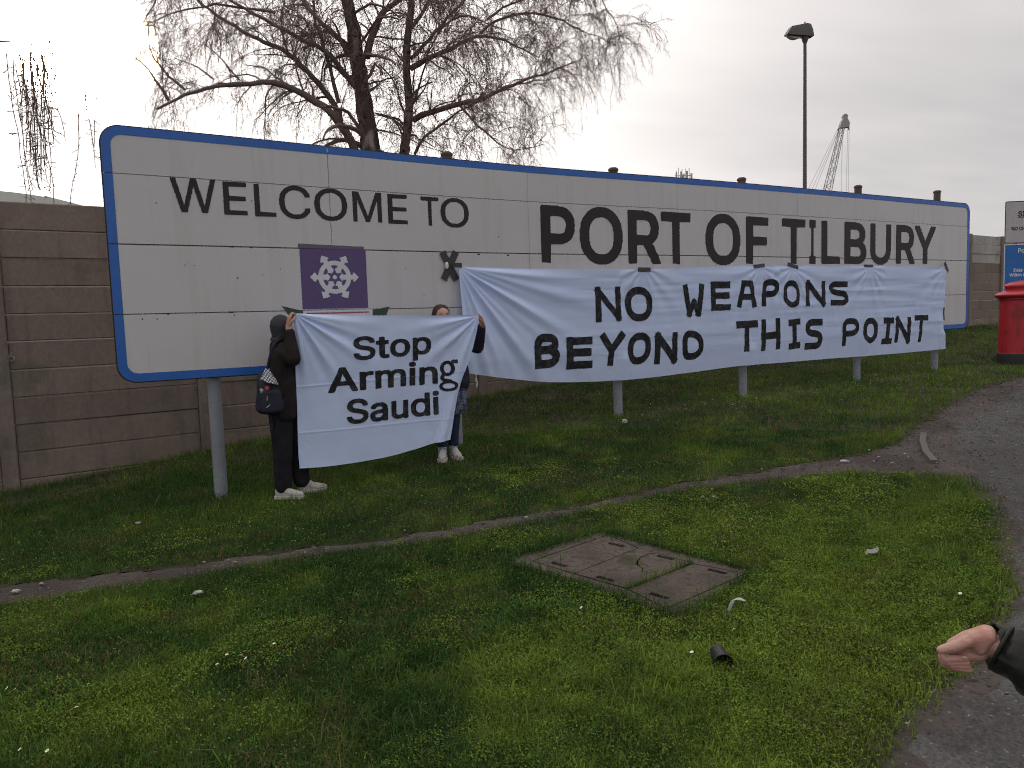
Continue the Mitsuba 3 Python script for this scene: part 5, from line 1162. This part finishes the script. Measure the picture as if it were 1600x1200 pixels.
# clover and other small broad leaves, in patches
xy, r = in_view(420000, 2.1, 7.5, 1.2); xy = xy[allowed(xy)]
pr_ = np.clip((patch(xy, 1.5, 95) + lush_at(xy) * 1.2 - .48) / .16, 0, 1) * .62 + .06; xy = xy[gg.random(len(xy)) < pr_]
n = len(xy); a = gg.uniform(0, 2 * np.pi, n); hh = .008 + .018 * gg.random(n) + .045 * np.clip(patch(xy, 8, 96) - .32, 0, 1); s_ = gg.uniform(.0028, .0066, n) * (1 + .12 * (np.hypot(xy[:, 0], xy[:, 1]) - 3)); tl = gg.normal(0, .5, n)
c0 = np.c_[xy, height(xy[:, 0], xy[:, 1]) + hh]; ex = np.c_[np.cos(a), np.sin(a), tl] * s_[:, None]; ey = np.c_[-np.sin(a), np.cos(a), gg.normal(0, .4, n)] * (s_ * .62)[:, None]
V = np.stack([c0 - ex, c0 - ey, c0 + ex, c0 + ey], 1).reshape(-1, 3); F = (np.array([(0, 1, 2), (0, 2, 3)])[None] + (np.arange(n) * 4)[:, None, None]).reshape(-1, 3)
col = (np.array((.105, .185, .036)) + (np.array((.20, .275, .048)) - np.array((.105, .185, .036))) * patch(xy, 1.2, 97)[:, None]) * (.66 + .75 * patch(xy, 10, 85)[:, None]) * gg.lognormal(0, .2, (n, 1))
put('clover', (V, F), 'mat_grass', color=np.repeat(np.clip(col, 0, .5), 4, 0)); L('clover', 'low clover and small broad leaves in the grass', 'clover', kind='stuff')

# yellow and white specks of wild flowers on the bank below the sign
xy = np.vstack([SP0(gg.uniform(6.2, 13.5, 330), gg.normal(-.25, .55, 330), np.zeros(330))[:, :2], SP0(gg.uniform(3, 7, 60), gg.normal(.2, .5, 60), np.zeros(60))[:, :2]]); n = len(xy)
c0 = np.c_[xy, height(xy[:, 0], xy[:, 1]) + gg.uniform(.03, .07, n)]; s_ = gg.uniform(.004, .008, n); a = gg.uniform(0, 3, n)
ex = np.c_[np.cos(a), np.sin(a), .5 * gg.normal(size=n)] * s_[:, None]; ey = np.c_[-np.sin(a), np.cos(a), .5 * gg.normal(size=n)] * s_[:, None]
V = np.stack([c0 - ex, c0 - ey, c0 + ex, c0 + ey], 1).reshape(-1, 3); F = (np.array([(0, 1, 2), (0, 2, 3)])[None] + (np.arange(n) * 4)[:, None, None]).reshape(-1, 3)
put('wild_flowers', (V, F), 'mat_stone', color=np.repeat(np.where((gg.random(n) < .7)[:, None], (.34, .33, .13), (.36, .36, .33)), 4, 0)); L('wild_flowers', 'tiny pale yellow flowers in the grass below the sign', 'flowers', kind='stuff')
